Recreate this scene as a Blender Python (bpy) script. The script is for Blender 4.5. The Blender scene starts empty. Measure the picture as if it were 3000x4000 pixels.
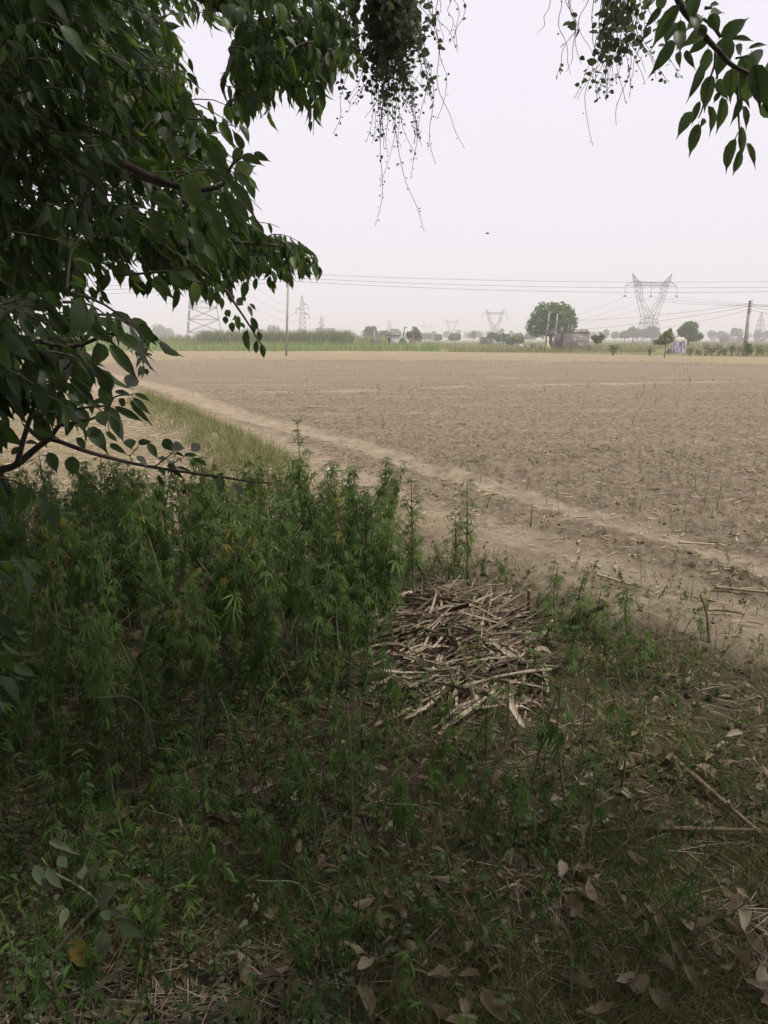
import bpy, math, random
import numpy as np
from mathutils import Vector, Matrix

# ------------------------------------------------------------------ camera, sky, sun, exposure
SC = bpy.context.scene
COL = SC.collection
H, F, PITCH = 1.65, 3002.0, math.radians(12.7)
cam_d = bpy.data.cameras.new('camera')
cam_d.sensor_fit = 'VERTICAL'
cam_d.angle = 2 * math.atan(2000 / F)
cam_d.clip_start = 0.05
cam_d.clip_end = 9000
cam = bpy.data.objects.new('camera', cam_d)
cam.location = (0, 0, H)
cam.rotation_euler = (math.radians(90) - PITCH, 0, 0)
COL.objects.link(cam)
SC.camera = cam

SUN = Vector((0.42, -0.20, 0.86)).normalized()
world = bpy.data.worlds.new('World')
SC.world = world
world.use_nodes = True
wn = world.node_tree.nodes
wl = world.node_tree.links
bg = wn['Background']
bg.inputs['Strength'].default_value = 0.10
sky = wn.new('ShaderNodeTexSky')
sky.sky_type = 'NISHITA'
sky.sun_disc = False
sky.sun_elevation = math.asin(SUN.z)
sky.sun_rotation = math.atan2(SUN.x, SUN.y)
sky.dust_density = 6.0
sky.air_density = 1.2
dusty = wn.new('ShaderNodeMixRGB')          # dusty white veil of a hazy day over the clear sky
dusty.inputs['Fac'].default_value = 0.88
dusty.inputs['Color2'].default_value = (8.9, 8.45, 9.25, 1)
wl.new(sky.outputs[0], dusty.inputs['Color1'])
wl.new(dusty.outputs[0], bg.inputs['Color'])

sun_d = bpy.data.lights.new('sun', 'SUN')
sun_d.energy = 2.6
sun_d.angle = math.radians(6.0)
sun_d.color = (1.0, 0.94, 0.84)
sun_o = bpy.data.objects.new('sun', sun_d)
sun_o.rotation_euler = SUN.to_track_quat('Z', 'Y').to_euler()
COL.objects.link(sun_o)
SC.view_settings.view_transform = 'Standard'
SC.view_settings.look = 'None'
SC.view_settings.exposure = 0.2
SC.view_settings.gamma = 1.0
SC.render.engine = 'CYCLES'
SC.cycles.max_bounces = 6
SC.cycles.diffuse_bounces = 3
SC.cycles.transmission_bounces = 4
SC.cycles.volume_bounces = 1
SC.cycles.use_denoising = True

rnd = random.Random(7)
rng = np.random.default_rng(11)

# ------------------------------------------------------------------ photograph pixel -> place
CP, SP = math.cos(PITCH), math.sin(PITCH)
def ray(px, py):
    a, b = (px - 1500) / F, (2000 - py) / F
    return Vector((a, CP + b * SP, -SP + b * CP))
def gp(px, py, z=0.0):
    d = ray(px, py)
    t = (z - H) / d.z
    return Vector((d.x * t, d.y * t, z))
def at(px, py, Y):
    d = ray(px, py)
    t = Y / d.y
    return Vector((d.x * t, Y, H + d.z * t))

# ------------------------------------------------------------------ mesh helpers
def new_mesh(name, V, T, mat, tint=None, smooth=False):
    V = np.asarray(V, np.float32).reshape(-1, 3)
    T = np.asarray(T, np.int32)
    k = T.shape[1]
    me = bpy.data.meshes.new(name)
    me.vertices.add(len(V))
    me.vertices.foreach_set('co', V.ravel())
    me.loops.add(T.size)
    me.loops.foreach_set('vertex_index', T.ravel())
    me.polygons.add(len(T))
    me.polygons.foreach_set('loop_start', np.arange(0, T.size, k, dtype=np.int32))
    if smooth:
        me.polygons.foreach_set('use_smooth', np.ones(len(T), bool))
    me.update(calc_edges=True)
    if tint is not None:
        a = me.attributes.new('tint', 'FLOAT', 'POINT')
        a.data.foreach_set('value', np.asarray(tint, np.float32))
    if mat is not None:
        me.materials.append(mat)
    return me

class Soup:
    def __init__(s):
        s.V, s.T, s.C, s.n = [], [], [], 0
    def add(s, V, T, tint=0.5):
        V = np.asarray(V, float).reshape(-1, 3)
        T = np.asarray(T, int)
        if T.shape[1] == 4:
            T = np.concatenate([T[:, [0, 1, 2]], T[:, [0, 2, 3]]])
        s.V.append(V); s.T.append(T + s.n)
        c = np.asarray(tint, float)
        s.C.append(np.full(len(V), float(c)) if c.ndim == 0 else c)
        s.n += len(V)
        return s
    def inst(s, tpl, P, R, S, tint):
        tv, tf = tpl
        P = np.asarray(P, float).reshape(-1, 3)
        k, n = len(P), len(tv)
        if k == 0:
            return s
        S = np.asarray(S, float)
        S = np.broadcast_to(S.reshape(k, -1) if S.ndim else S, (k, 3)) if S.ndim != 1 else np.repeat(S[:, None], 3, 1)
        V = np.einsum('kij,knj->kni', np.asarray(R, float), tv[None] * S[:, None, :]) + P[:, None, :]
        T = (tf[None] + (np.arange(k) * n)[:, None, None]).reshape(-1, 3)
        t = np.broadcast_to(np.asarray(tint, float), (k,))
        return s.add(V.reshape(-1, 3), T, np.repeat(t, n))
    def box(s, c, size, rz=0.0, tint=0.5, taper=1.0):
        hx, hy, hz = size[0] / 2, size[1] / 2, size[2]
        v = []
        for z, k in ((0, 1.0), (hz, taper)):
            for x, y in ((-hx, -hy), (hx, -hy), (hx, hy), (-hx, hy)):
                x, y = x * k, y * k
                v.append((c[0] + x * math.cos(rz) - y * math.sin(rz), c[1] + x * math.sin(rz) + y * math.cos(rz), c[2] + z))
        return s.add(v, [[3, 2, 1, 0], [4, 5, 6, 7], [0, 1, 5, 4], [1, 2, 6, 5], [2, 3, 7, 6], [3, 0, 4, 7]], tint)
    def tube(s, pts, rad, sides=5, tint=0.5):
        V, T = tube(pts, rad, sides)
        return s.add(V, T, tint)
    def bars(s, segs, r, tint=0.5):
        for a, b in segs:
            s.tube([a, b], r, 4, tint)
        return s
    def mesh(s, name, mat, smooth=False):
        return new_mesh(name, np.concatenate(s.V), np.concatenate(s.T), mat, np.concatenate(s.C), smooth)

def tube(pts, rad, sides=5):
    P = np.asarray([tuple(p) for p in pts], float)
    n = len(P)
    R = np.broadcast_to(np.asarray(rad, float), (n,))
    D = np.gradient(P, axis=0)
    D /= np.maximum(np.linalg.norm(D, axis=1, keepdims=True), 1e-9)
    ref = np.array([0, 0, 1.0]) if abs(D[0][2]) < 0.8 else np.array([1.0, 0, 0])
    V = []
    for i in range(n):
        u = np.cross(D[i], ref); u /= max(np.linalg.norm(u), 1e-9)
        w = np.cross(D[i], u)
        for k in range(sides):
            a = 2 * math.pi * k / sides
            V.append(P[i] + R[i] * (math.cos(a) * u + math.sin(a) * w))
    T = []
    for i in range(n - 1):
        for k in range(sides):
            a, b = i * sides + k, i * sides + (k + 1) % sides
            T.append([a, b, b + sides, a + sides])
    V = np.array(V); T = np.array(T)
    tri = np.concatenate([T[:, [0, 1, 2]], T[:, [0, 2, 3]]])
    c0 = [[0, k + 1, k] for k in range(1, sides - 1)]
    o = (n - 1) * sides
    c1 = [[o, o + k, o + k + 1] for k in range(1, sides - 1)]
    return V, np.concatenate([tri, np.array(c0 + c1)])

def smooth_path(pts, per=6):
    P = [Vector(p) for p in pts]
    P = [P[0] * 2 - P[1]] + P + [P[-1] * 2 - P[-2]]
    out = []
    for i in range(1, len(P) - 2):
        p0, p1, p2, p3 = P[i - 1:i + 3]
        for k in range(per):
            t = k / per
            out.append(0.5 * ((2 * p1) + (p2 - p0) * t + (2 * p0 - 5 * p1 + 4 * p2 - p3) * t * t + (3 * p1 - p0 - 3 * p2 + p3) * t ** 3))
    out.append(P[-2])
    return out

def frames(D, N):
    """rotation matrices: local y along D, local z near N"""
    D = np.asarray(D, float); N = np.asarray(N, float)
    y = D / np.maximum(np.linalg.norm(D, axis=1, keepdims=True), 1e-9)
    z = N - (N * y).sum(1, keepdims=True) * y
    z /= np.maximum(np.linalg.norm(z, axis=1, keepdims=True), 1e-9)
    x = np.cross(y, z)
    return np.stack([x, y, z], axis=2)

def rand_dir(n, g=rng):
    v = g.normal(size=(n, 3))
    return v / np.linalg.norm(v, axis=1, keepdims=True)

def m4(p, R, s):
    S = (s, s, s) if np.isscalar(s) else s
    M = Matrix(((R[0][0] * S[0], R[0][1] * S[1], R[0][2] * S[2], p[0]), (R[1][0] * S[0], R[1][1] * S[1], R[1][2] * S[2], p[1]),
                (R[2][0] * S[0], R[2][1] * S[1], R[2][2] * S[2], p[2]), (0, 0, 0, 1)))
    return M

def link(name, data, parent=None, M=None, loc=None):
    o = bpy.data.objects.new(name, data)
    COL.objects.link(o)
    if parent is not None:
        o.parent = parent
    if M is not None:
        o.matrix_local = M
    if loc is not None:
        o.location = loc
    return o
def tag(o, label=None, cat=None, group=None, kind=None):
    for k, v in (('label', label), ('category', cat), ('group', group), ('kind', kind)):
        if v:
            o[k] = v
    return o
def thing(name, label, cat, loc=(0, 0, 0), group=None):
    return tag(link(name, None, loc=loc), label, cat, group)
def part(name, soup, mat, parent, smooth=False, kind=None):
    """a soup in world coordinates as one part of a thing whose empty has only a location"""
    me = soup.mesh(name, mat, smooth)
    o = link(name, me, parent)
    l = parent.location
    o.location = (-l.x, -l.y, -l.z)
    if kind:
        o['kind'] = kind
    return o

# gradient noise
def _h(ix, iy, seed):
    h = (ix.astype(np.int64) * 374761393 + iy.astype(np.int64) * 668265263 + seed * 974634777) & 0xffffffff
    h = ((h ^ (h >> 13)) * 1274126177) & 0xffffffff
    return (h ^ (h >> 16)) & 0xffffffff
def pn(x, y, seed=0):
    x0, y0 = np.floor(x), np.floor(y)
    fx, fy = x - x0, y - y0
    def g(i, j):
        a = _h(x0 + i, y0 + j, seed) / 4294967296.0 * 2 * math.pi
        return np.cos(a) * (fx - i) + np.sin(a) * (fy - j)
    u, v = fx * fx * (3 - 2 * fx), fy * fy * (3 - 2 * fy)
    return (g(0, 0) * (1 - u) + g(1, 0) * u) * (1 - v) + (g(0, 1) * (1 - u) + g(1, 1) * u) * v

# ------------------------------------------------------------------ materials
def _nodes(name):
    m = bpy.data.materials.new(name)
    m.use_nodes = True
    nt = m.node_tree
    nt.nodes.clear()
    out = nt.nodes.new('ShaderNodeOutputMaterial')
    return m, nt, nt.nodes, nt.links, out
def ramp_node(nd, stops):
    r = nd.new('ShaderNodeValToRGB')
    e = r.color_ramp.elements
    while len(e) < len(stops):
        e.new(0.5)
    for k, (p, c) in enumerate(stops):
        e[k].position = p
        e[k].color = (*c, 1)
    return r
def leafmat(name, stops, transl=0.35, rough=0.5, objrand=0.0, gloss=0.25, tcol=None, ns=0.0):
    m, nt, nd, lk, out = _nodes(name)
    at_ = nd.new('ShaderNodeAttribute'); at_.attribute_name = 'tint'
    fac = at_.outputs['Fac']
    if objrand:
        oi = nd.new('ShaderNodeObjectInfo')
        ma = nd.new('ShaderNodeMath'); ma.operation = 'MULTIPLY_ADD'
        lk.new(oi.outputs['Random'], ma.inputs[0]); ma.inputs[1].default_value = objrand
        lk.new(fac, ma.inputs[2])
        mb = nd.new('ShaderNodeMath'); mb.operation = 'SUBTRACT'
        lk.new(ma.outputs[0], mb.inputs[0]); mb.inputs[1].default_value = objrand / 2
        fac = mb.outputs[0]
    if ns:
        tx = nd.new('ShaderNodeTexNoise'); tx.inputs['Scale'].default_value = ns
        tc = nd.new('ShaderNodeTexCoord'); lk.new(tc.outputs['Object'], tx.inputs['Vector'])
        mc = nd.new('ShaderNodeMath'); mc.operation = 'MULTIPLY_ADD'
        lk.new(tx.outputs['Fac'], mc.inputs[0]); mc.inputs[1].default_value = 0.3
        lk.new(fac, mc.inputs[2])
        md = nd.new('ShaderNodeMath'); md.operation = 'SUBTRACT'; md.inputs[1].default_value = 0.15
        lk.new(mc.outputs[0], md.inputs[0]); fac = md.outputs[0]
    r = ramp_node(nd, stops)
    lk.new(fac, r.inputs['Fac'])
    p = nd.new('ShaderNodeBsdfPrincipled')
    p.inputs['Roughness'].default_value = rough
    p.inputs['Specular IOR Level'].default_value = gloss
    lk.new(r.outputs['Color'], p.inputs['Base Color'])
    if transl > 0:
        t = nd.new('ShaderNodeBsdfTranslucent')
        hs = nd.new('ShaderNodeHueSaturation'); hs.inputs['Saturation'].default_value = 1.15; hs.inputs['Value'].default_value = 1.25
        hs.inputs['Hue'].default_value = 0.485
        lk.new(r.outputs['Color'], hs.inputs['Color'])
        lk.new(hs.outputs[0], t.inputs['Color'])
        mx = nd.new('ShaderNodeMixShader'); mx.inputs[0].default_value = transl
        lk.new(p.outputs[0], mx.inputs[1]); lk.new(t.outputs[0], mx.inputs[2])
        lk.new(mx.outputs[0], out.inputs['Surface'])
    else:
        lk.new(p.outputs[0], out.inputs['Surface'])
    return m
def plainmat(name, c1, c2, scale=4.0, rough=0.85, bump=0.3, detail=6.0, metallic=0.0):
    m, nt, nd, lk, out = _nodes(name)
    tc = nd.new('ShaderNodeTexCoord')
    tx = nd.new('ShaderNodeTexNoise'); tx.inputs['Scale'].default_value = scale; tx.inputs['Detail'].default_value = detail
    lk.new(tc.outputs['Object'], tx.inputs['Vector'])
    r = ramp_node(nd, [(0.3, c1), (0.7, c2)])
    lk.new(tx.outputs['Fac'], r.inputs['Fac'])
    p = nd.new('ShaderNodeBsdfPrincipled')
    p.inputs['Roughness'].default_value = rough; p.inputs['Metallic'].default_value = metallic
    lk.new(r.outputs['Color'], p.inputs['Base Color'])
    if bump:
        b = nd.new('ShaderNodeBump'); b.inputs['Strength'].default_value = bump; b.inputs['Distance'].default_value = 0.02
        lk.new(tx.outputs['Fac'], b.inputs['Height']); lk.new(b.outputs[0], p.inputs['Normal'])
    lk.new(p.outputs[0], out.inputs['Surface'])
    return m

M = {}
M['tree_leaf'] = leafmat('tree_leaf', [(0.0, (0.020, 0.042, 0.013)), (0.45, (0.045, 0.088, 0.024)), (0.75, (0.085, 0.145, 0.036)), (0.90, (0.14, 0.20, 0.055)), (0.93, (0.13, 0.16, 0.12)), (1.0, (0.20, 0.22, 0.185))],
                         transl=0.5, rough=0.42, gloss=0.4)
M['tree_leaf_one'] = leafmat('tree_leaf_one', [(0.0, (0.042, 0.068, 0.030)), (0.5, (0.068, 0.112, 0.042)), (0.8, (0.11, 0.165, 0.055)), (0.90, (0.13, 0.18, 0.065)), (0.93, (0.19, 0.22, 0.19)), (1.0, (0.26, 0.28, 0.26))],
                             transl=0.5, rough=0.42, gloss=0.4, objrand=0.3)
M['vine_leaf'] = leafmat('vine_leaf', [(0.0, (0.045, 0.065, 0.038)), (1.0, (0.10, 0.14, 0.065))], transl=0.5)
M['creeper'] = leafmat('creeper', [(0.0, (0.045, 0.075, 0.03)), (0.7, (0.10, 0.13, 0.065)), (1.0, (0.16, 0.17, 0.11))], transl=0.2)
M['bark'] = plainmat('bark', (0.045, 0.035, 0.028), (0.11, 0.09, 0.07), 30, 0.9, 0.6)
M['vine_stem'] = plainmat('vine_stem', (0.05, 0.045, 0.03), (0.09, 0.08, 0.05), 40, 0.9, 0.2)
M['hemp'] = leafmat('hemp', [(0.0, (0.034, 0.068, 0.019)), (0.5, (0.080, 0.145, 0.036)), (0.85, (0.145, 0.215, 0.062)), (0.93, (0.20, 0.245, 0.10)), (0.96, (0.30, 0.28, 0.03)), (1.0, (0.27, 0.21, 0.05))],
                    transl=0.4, rough=0.6, gloss=0.15, objrand=0.45)
M['dry_weed'] = leafmat('dry_weed', [(0.0, (0.036, 0.062, 0.020)), (0.4, (0.085, 0.13, 0.038)), (0.7, (0.15, 0.17, 0.07)), (1.0, (0.26, 0.20, 0.11))], transl=0.35, rough=0.65, gloss=0.1)
M['hemp_stem'] = plainmat('hemp_stem', (0.09, 0.10, 0.05), (0.17, 0.17, 0.09), 30, 0.8, 0.2)
M['straw'] = leafmat('straw', [(0.0, (0.05, 0.037, 0.027)), (0.35, (0.145, 0.112, 0.078)), (0.7, (0.27, 0.217, 0.155)), (1.0, (0.46, 0.39, 0.29))], transl=0.08, rough=0.75, objrand=0.9, gloss=0.15, ns=25)
M['straw_field'] = leafmat('straw_field', [(0.0, (0.12, 0.085, 0.055)), (0.4, (0.26, 0.20, 0.13)), (1.0, (0.50, 0.42, 0.30))], transl=0.0, rough=0.8, objrand=0.9, gloss=0.1)
M['dry_leaf'] = leafmat('dry_leaf', [(0.0, (0.075, 0.053, 0.032)), (0.4, (0.17, 0.132, 0.085)), (0.75, (0.28, 0.232, 0.158)), (1.0, (0.42, 0.37, 0.28))], transl=0.08, rough=0.75, objrand=0.9, gloss=0.15, ns=30)
M['yellow_leaf'] = leafmat('yellow_leaf', [(0.0, (0.10, 0.075, 0.02)), (1.0, (0.22, 0.18, 0.035))], transl=0.2, rough=0.6, ns=20)
M['grass'] = leafmat('grass', [(0.0, (0.045, 0.085, 0.022)), (0.45, (0.11, 0.16, 0.045)), (0.62, (0.17, 0.165, 0.07)), (0.8, (0.27, 0.22, 0.105)), (1.0, (0.40, 0.33, 0.22))], transl=0.25, rough=0.75, gloss=0.1)
M['bank_grass'] = leafmat('bank_grass', [(0.0, (0.07, 0.11, 0.03)), (0.4, (0.16, 0.20, 0.065)), (0.65, (0.28, 0.27, 0.12)), (1.0, (0.40, 0.32, 0.20))], transl=0.25, rough=0.75, gloss=0.1)
M['shoot'] = leafmat('shoot', [(0.0, (0.11, 0.18, 0.045)), (0.6, (0.22, 0.29, 0.085)), (1.0, (0.38, 0.36, 0.18))], transl=0.25, rough=0.7, objrand=0.8, gloss=0.1)
M['tall_grass'] = leafmat('tall_grass', [(0.0, (0.13, 0.21, 0.06)), (0.6, (0.25, 0.34, 0.11)), (1.0, (0.40, 0.43, 0.20))], transl=0.25, rough=0.75, gloss=0.1)
M['cane'] = leafmat('cane', [(0.0, (0.06, 0.10, 0.035)), (0.5, (0.14, 0.19, 0.075)), (0.75, (0.27, 0.28, 0.13)), (1.0, (0.40, 0.34, 0.20))], transl=0.2, rough=0.75, gloss=0.1)
M['crown'] = leafmat('crown', [(0.0, (0.03, 0.062, 0.016)), (0.5, (0.065, 0.125, 0.028)), (1.0, (0.13, 0.21, 0.05))], transl=0.2, rough=0.6, gloss=0.2, objrand=0.1)
M['crown_green'] = leafmat('crown_green', [(0.0, (0.03, 0.07, 0.014)), (0.5, (0.075, 0.16, 0.026)), (1.0, (0.16, 0.27, 0.05))], transl=0.25, rough=0.6, gloss=0.2)
M['crown_pale'] = leafmat('crown_pale', [(0.0, (0.07, 0.10, 0.03)), (0.5, (0.14, 0.19, 0.055)), (1.0, (0.24, 0.28, 0.10))], transl=0.25, rough=0.6, gloss=0.2)
M['crown_dry'] = leafmat('crown_dry', [(0.0, (0.12, 0.12, 0.06)), (1.0, (0.28, 0.25, 0.14))], transl=0.2, rough=0.6)
M['steel'] = plainmat('steel', (0.20, 0.20, 0.21), (0.28, 0.28, 0.29), 3, 0.6, 0, metallic=0.2)
M['concrete'] = plainmat('concrete', (0.26, 0.235, 0.22), (0.40, 0.37, 0.35), 2.5, 0.9, 0.2)
M['dark_iron'] = plainmat('dark_iron', (0.05, 0.045, 0.045), (0.09, 0.08, 0.08), 5, 0.7, 0)
M['ceramic'] = plainmat('ceramic', (0.07, 0.045, 0.04), (0.12, 0.09, 0.08), 5, 0.4, 0)
M['wire'] = plainmat('wire', (0.16, 0.15, 0.15), (0.2, 0.19, 0.19), 1, 0.6, 0)
M['plaster'] = plainmat('plaster', (0.16, 0.14, 0.14), (0.34, 0.30, 0.29), 0.9, 0.95, 0.3, 9)
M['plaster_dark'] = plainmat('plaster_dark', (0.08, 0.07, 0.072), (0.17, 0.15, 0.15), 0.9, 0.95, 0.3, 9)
M['slab'] = plainmat('slab', (0.07, 0.065, 0.06), (0.14, 0.125, 0.12), 2, 0.95, 0.2)
M['white_wall'] = plainmat('white_wall', (0.48, 0.45, 0.43), (0.68, 0.65, 0.62), 2, 0.9, 0.1)
M['pink_wall'] = plainmat('pink_wall', (0.40, 0.31, 0.26), (0.55, 0.44, 0.37), 1, 0.9, 0.1)
M['white_paint'] = plainmat('white_paint', (0.58, 0.57, 0.55), (0.74, 0.73, 0.71), 6, 0.8, 0)
M['red_paint'] = plainmat('red_paint', (0.25, 0.06, 0.05), (0.4, 0.12, 0.1), 6, 0.8, 0)
M['tarp_dark'] = plainmat('tarp_dark', (0.028, 0.03, 0.036), (0.07, 0.072, 0.08), 3, 0.5, 0.3)
M['dung'] = plainmat('dung', (0.10, 0.062, 0.048), (0.19, 0.12, 0.10), 6, 0.95, 0.5)
M['hay'] = plainmat('hay', (0.34, 0.29, 0.16), (0.52, 0.45, 0.28), 10, 0.9, 0.3)
M['cream_cloth'] = plainmat('cream_cloth', (0.46, 0.42, 0.33), (0.62, 0.57, 0.46), 6, 0.9, 0.2)
M['white_plastic'] = plainmat('white_plastic', (0.6, 0.6, 0.62), (0.8, 0.8, 0.82), 12, 0.4, 0.3)
M['bird'] = plainmat('bird', (0.03, 0.03, 0.03), (0.06, 0.055, 0.05), 20, 0.8, 0)

def print_cloth():
    m, nt, nd, lk, out = _nodes('printed_tarp')
    tc = nd.new('ShaderNodeTexCoord')
    mp = nd.new('ShaderNodeMapping'); mp.inputs['Scale'].default_value = (6.0, 6.0, 1.6)
    lk.new(tc.outputs['Object'], mp.inputs['Vector'])
    n1 = nd.new('ShaderNodeTexNoise'); n1.inputs['Scale'].default_value = 1.3; n1.inputs['Detail'].default_value = 3
    lk.new(mp.outputs[0], n1.inputs['Vector'])
    r = ramp_node(nd, [(0.40, (0.17, 0.11, 0.28)), (0.47, (0.33, 0.26, 0.44)), (0.52, (0.60, 0.53, 0.66)), (0.7, (0.70, 0.64, 0.72))])
    lk.new(n1.outputs['Fac'], r.inputs['Fac'])
    p = nd.new('ShaderNodeBsdfPrincipled'); p.inputs['Roughness'].default_value = 0.8
    lk.new(r.outputs[0], p.inputs['Base Color']); lk.new(p.outputs[0], out.inputs['Surface'])
    return m
M['printed'] = print_cloth()

def soil():
    m, nt, nd, lk, out = _nodes('soil')
    za = nd.new('ShaderNodeAttribute'); za.attribute_name = 'zone'
    sp = nd.new('ShaderNodeSeparateColor'); lk.new(za.outputs['Color'], sp.inputs[0])
    tc = nd.new('ShaderNodeTexCoord')
    def noise(scale, detail=6, rough=0.6, vec=None):
        n = nd.new('ShaderNodeTexNoise'); n.inputs['Scale'].default_value = scale
        n.inputs['Detail'].default_value = detail; n.inputs['Roughness'].default_value = rough
        lk.new(vec or tc.outputs['Object'], n.inputs['Vector'])
        return n.outputs['Fac']
    big, mid, fine, vfine = noise(0.35, 5), noise(2.3, 8, 0.65), noise(16, 8, 0.7), noise(75, 5, 0.7)
    mp = nd.new('ShaderNodeMapping'); mp.inputs['Scale'].default_value = (0.25, 2.2, 1)
    lk.new(tc.outputs['Object'], mp.inputs['Vector'])
    row = noise(0.5, 7, 0.65, mp.outputs[0])
    def rp(f, stops):
        r = ramp_node(nd, stops); lk.new(f, r.inputs['Fac']); return r.outputs['Color']
    def mix(f, a, b, mode='MIX'):
        x = nd.new('ShaderNodeMixRGB'); x.blend_type = mode
        if isinstance(f, float): x.inputs[0].default_value = f
        else: lk.new(f, x.inputs[0])
        for s, v in ((1, a), (2, b)):
            if isinstance(v, tuple): x.inputs[s].default_value = (*v, 1)
            else: lk.new(v, x.inputs[s])
        return x.outputs[0]
    def math_(op, a, b):
        x = nd.new('ShaderNodeMath'); x.operation = op; x.use_clamp = True
        for s, v in ((0, a), (1, b)):
            if isinstance(v, (int, float)): x.inputs[s].default_value = v
            else: lk.new(v, x.inputs[s])
        return x.outputs[0]
    litter = mix(0.5, rp(fine, [(0.38, (0.06, 0.044, 0.031)), (0.62, (0.19, 0.148, 0.102))]), rp(vfine, [(0.38, (0.05, 0.037, 0.026)), (0.62, (0.20, 0.157, 0.107))]))
    clod5 = noise(6.5, 9, 0.75)
    field = mix(0.45, rp(clod5, [(0.41, (0.075, 0.054, 0.035)), (0.49, (0.21, 0.162, 0.109)), (0.58, (0.37, 0.30, 0.21))]), rp(fine, [(0.41, (0.095, 0.072, 0.048)), (0.58, (0.345, 0.28, 0.195))]))
    field = mix(math_('MULTIPLY', big, 0.5), field, (0.325, 0.27, 0.19))
    field = mix(rp(row, [(0.52, (0, 0, 0)), (0.66, (0.6, 0.6, 0.6))]), field, (0.37, 0.30, 0.20))
    path = mix(0.4, rp(mid, [(0.38, (0.31, 0.246, 0.168)), (0.62, (0.47, 0.39, 0.275))]), rp(clod5, [(0.40, (0.26, 0.205, 0.14)), (0.60, (0.49, 0.405, 0.292))]))
    stub = mix(0.5, rp(fine, [(0.3, (0.22, 0.17, 0.105)), (0.7, (0.42, 0.34, 0.215))]), rp(row, [(0.35, (0.22, 0.19, 0.105)), (0.65, (0.40, 0.33, 0.20))]))
    green = mix(0.5, rp(row, [(0.3, (0.12, 0.135, 0.05)), (0.7, (0.26, 0.25, 0.11))]), rp(noise(0.9, 8), [(0.3, (0.11, 0.135, 0.045)), (0.7, (0.30, 0.27, 0.13))]))
    def soft(mask, n, k=0.7):
        a = nd.new('ShaderNodeMath'); a.operation = 'MULTIPLY_ADD'; lk.new(n, a.inputs[0]); a.inputs[1].default_value = k; lk.new(mask, a.inputs[2])
        r = nd.new('ShaderNodeMapRange'); r.inputs['From Min'].default_value = 0.35 + k * 0.35; r.inputs['From Max'].default_value = 0.65 + k * 0.65
        lk.new(a.outputs[0], r.inputs['Value'])
        return r.outputs[0]
    c = mix(soft(sp.outputs[1], mid, 0.3), litter, field)
    c = mix(soft(sp.outputs[2], mid, 0.5), c, stub)
    c = mix(soft(za.outputs['Alpha'], mid, 0.4), c, green)
    c = mix(soft(sp.outputs[0], mid, 0.4), c, path)
    p = nd.new('ShaderNodeBsdfPrincipled'); p.inputs['Roughness'].default_value = 0.95; p.inputs['Specular IOR Level'].default_value = 0.1
    lk.new(c, p.inputs['Base Color'])
    b1 = nd.new('ShaderNodeBump'); b1.inputs['Strength'].default_value = 0.9; b1.inputs['Distance'].default_value = 0.10
    lk.new(clod5, b1.inputs['Height'])
    b2 = nd.new('ShaderNodeBump'); b2.inputs['Strength'].default_value = 0.8; b2.inputs['Distance'].default_value = 0.03
    lk.new(fine, b2.inputs['Height']); lk.new(b1.outputs[0], b2.inputs['Normal'])
    lk.new(b2.outputs[0], p.inputs['Normal'])
    lk.new(p.outputs[0], out.inputs['Surface'])
    return m
M['soil'] = soil()

# ------------------------------------------------------------------ ground: one terrain sheet cut into its fields
def world_line(pts):
    return np.array([gp(*p)[:2] for p in pts])
RUT1 = world_line([(300, 1440), (480, 1475), (622, 1511), (771, 1563), (880, 1603), (1023, 1646), (1137, 1666), (1400, 1735), (1700, 1840), (1935, 1898), (2170, 1969), (2405, 2032), (2560, 2079), (3000, 2212), (3600, 2400), (4600, 2700)])
RUT2 = world_line([(200, 1470), (400, 1515), (622, 1570), (736, 1615), (851, 1649), (965, 1695), (1109, 1740), (1252, 1820), (1390, 1872), (1600, 1950), (1900, 2040), (2090, 2100), (2250, 2150), (2560, 2260), (3000, 2420), (3600, 2640), (4600, 3000)])
BUND1 = world_line([(1800, 1840), (1900, 1822), (2000, 1812), (2300, 1780), (2650, 1760), (3000, 1725), (3500, 1690)])
BUND2 = world_line([(640, 1548), (760, 1545), (1200, 1540), (1800, 1520), (2300, 1508), (3000, 1495), (3600, 1485)])
BUND3 = world_line([(600, 1418), (900, 1412), (1500, 1415), (2100, 1420), (2600, 1425), (3000, 1434), (3600, 1450)])
BANK = world_line([(560, 1580), (660, 1625), (780, 1700), (900, 1775), (985, 1850), (1040, 1900)])
def pdist(x, y, L):
    d = np.full(np.shape(x), 1e9)
    for a, b in zip(L[:-1], L[1:]):
        e = b - a
        t = np.clip(((x - a[0]) * e[0] + (y - a[1]) * e[1]) / (e @ e), 0, 1)
        d = np.minimum(d, np.hypot(x - a[0] - t * e[0], y - a[1] - t * e[1]))
    return d
def sstep(a, b, x):
    t = np.clip((x - a) / (b - a), 0, 1)
    return t * t * (3 - 2 * t)
def fy(L, x):
    o = np.argsort(L[:, 0])
    return np.interp(x, L[o, 0], L[o, 1])
def far_edge(x):
    return 107 - 36 * np.clip((x - 3) / 33, 0, 1) + 2.5 * pn(x / 6, x / 6 + 3, 17)
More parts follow.
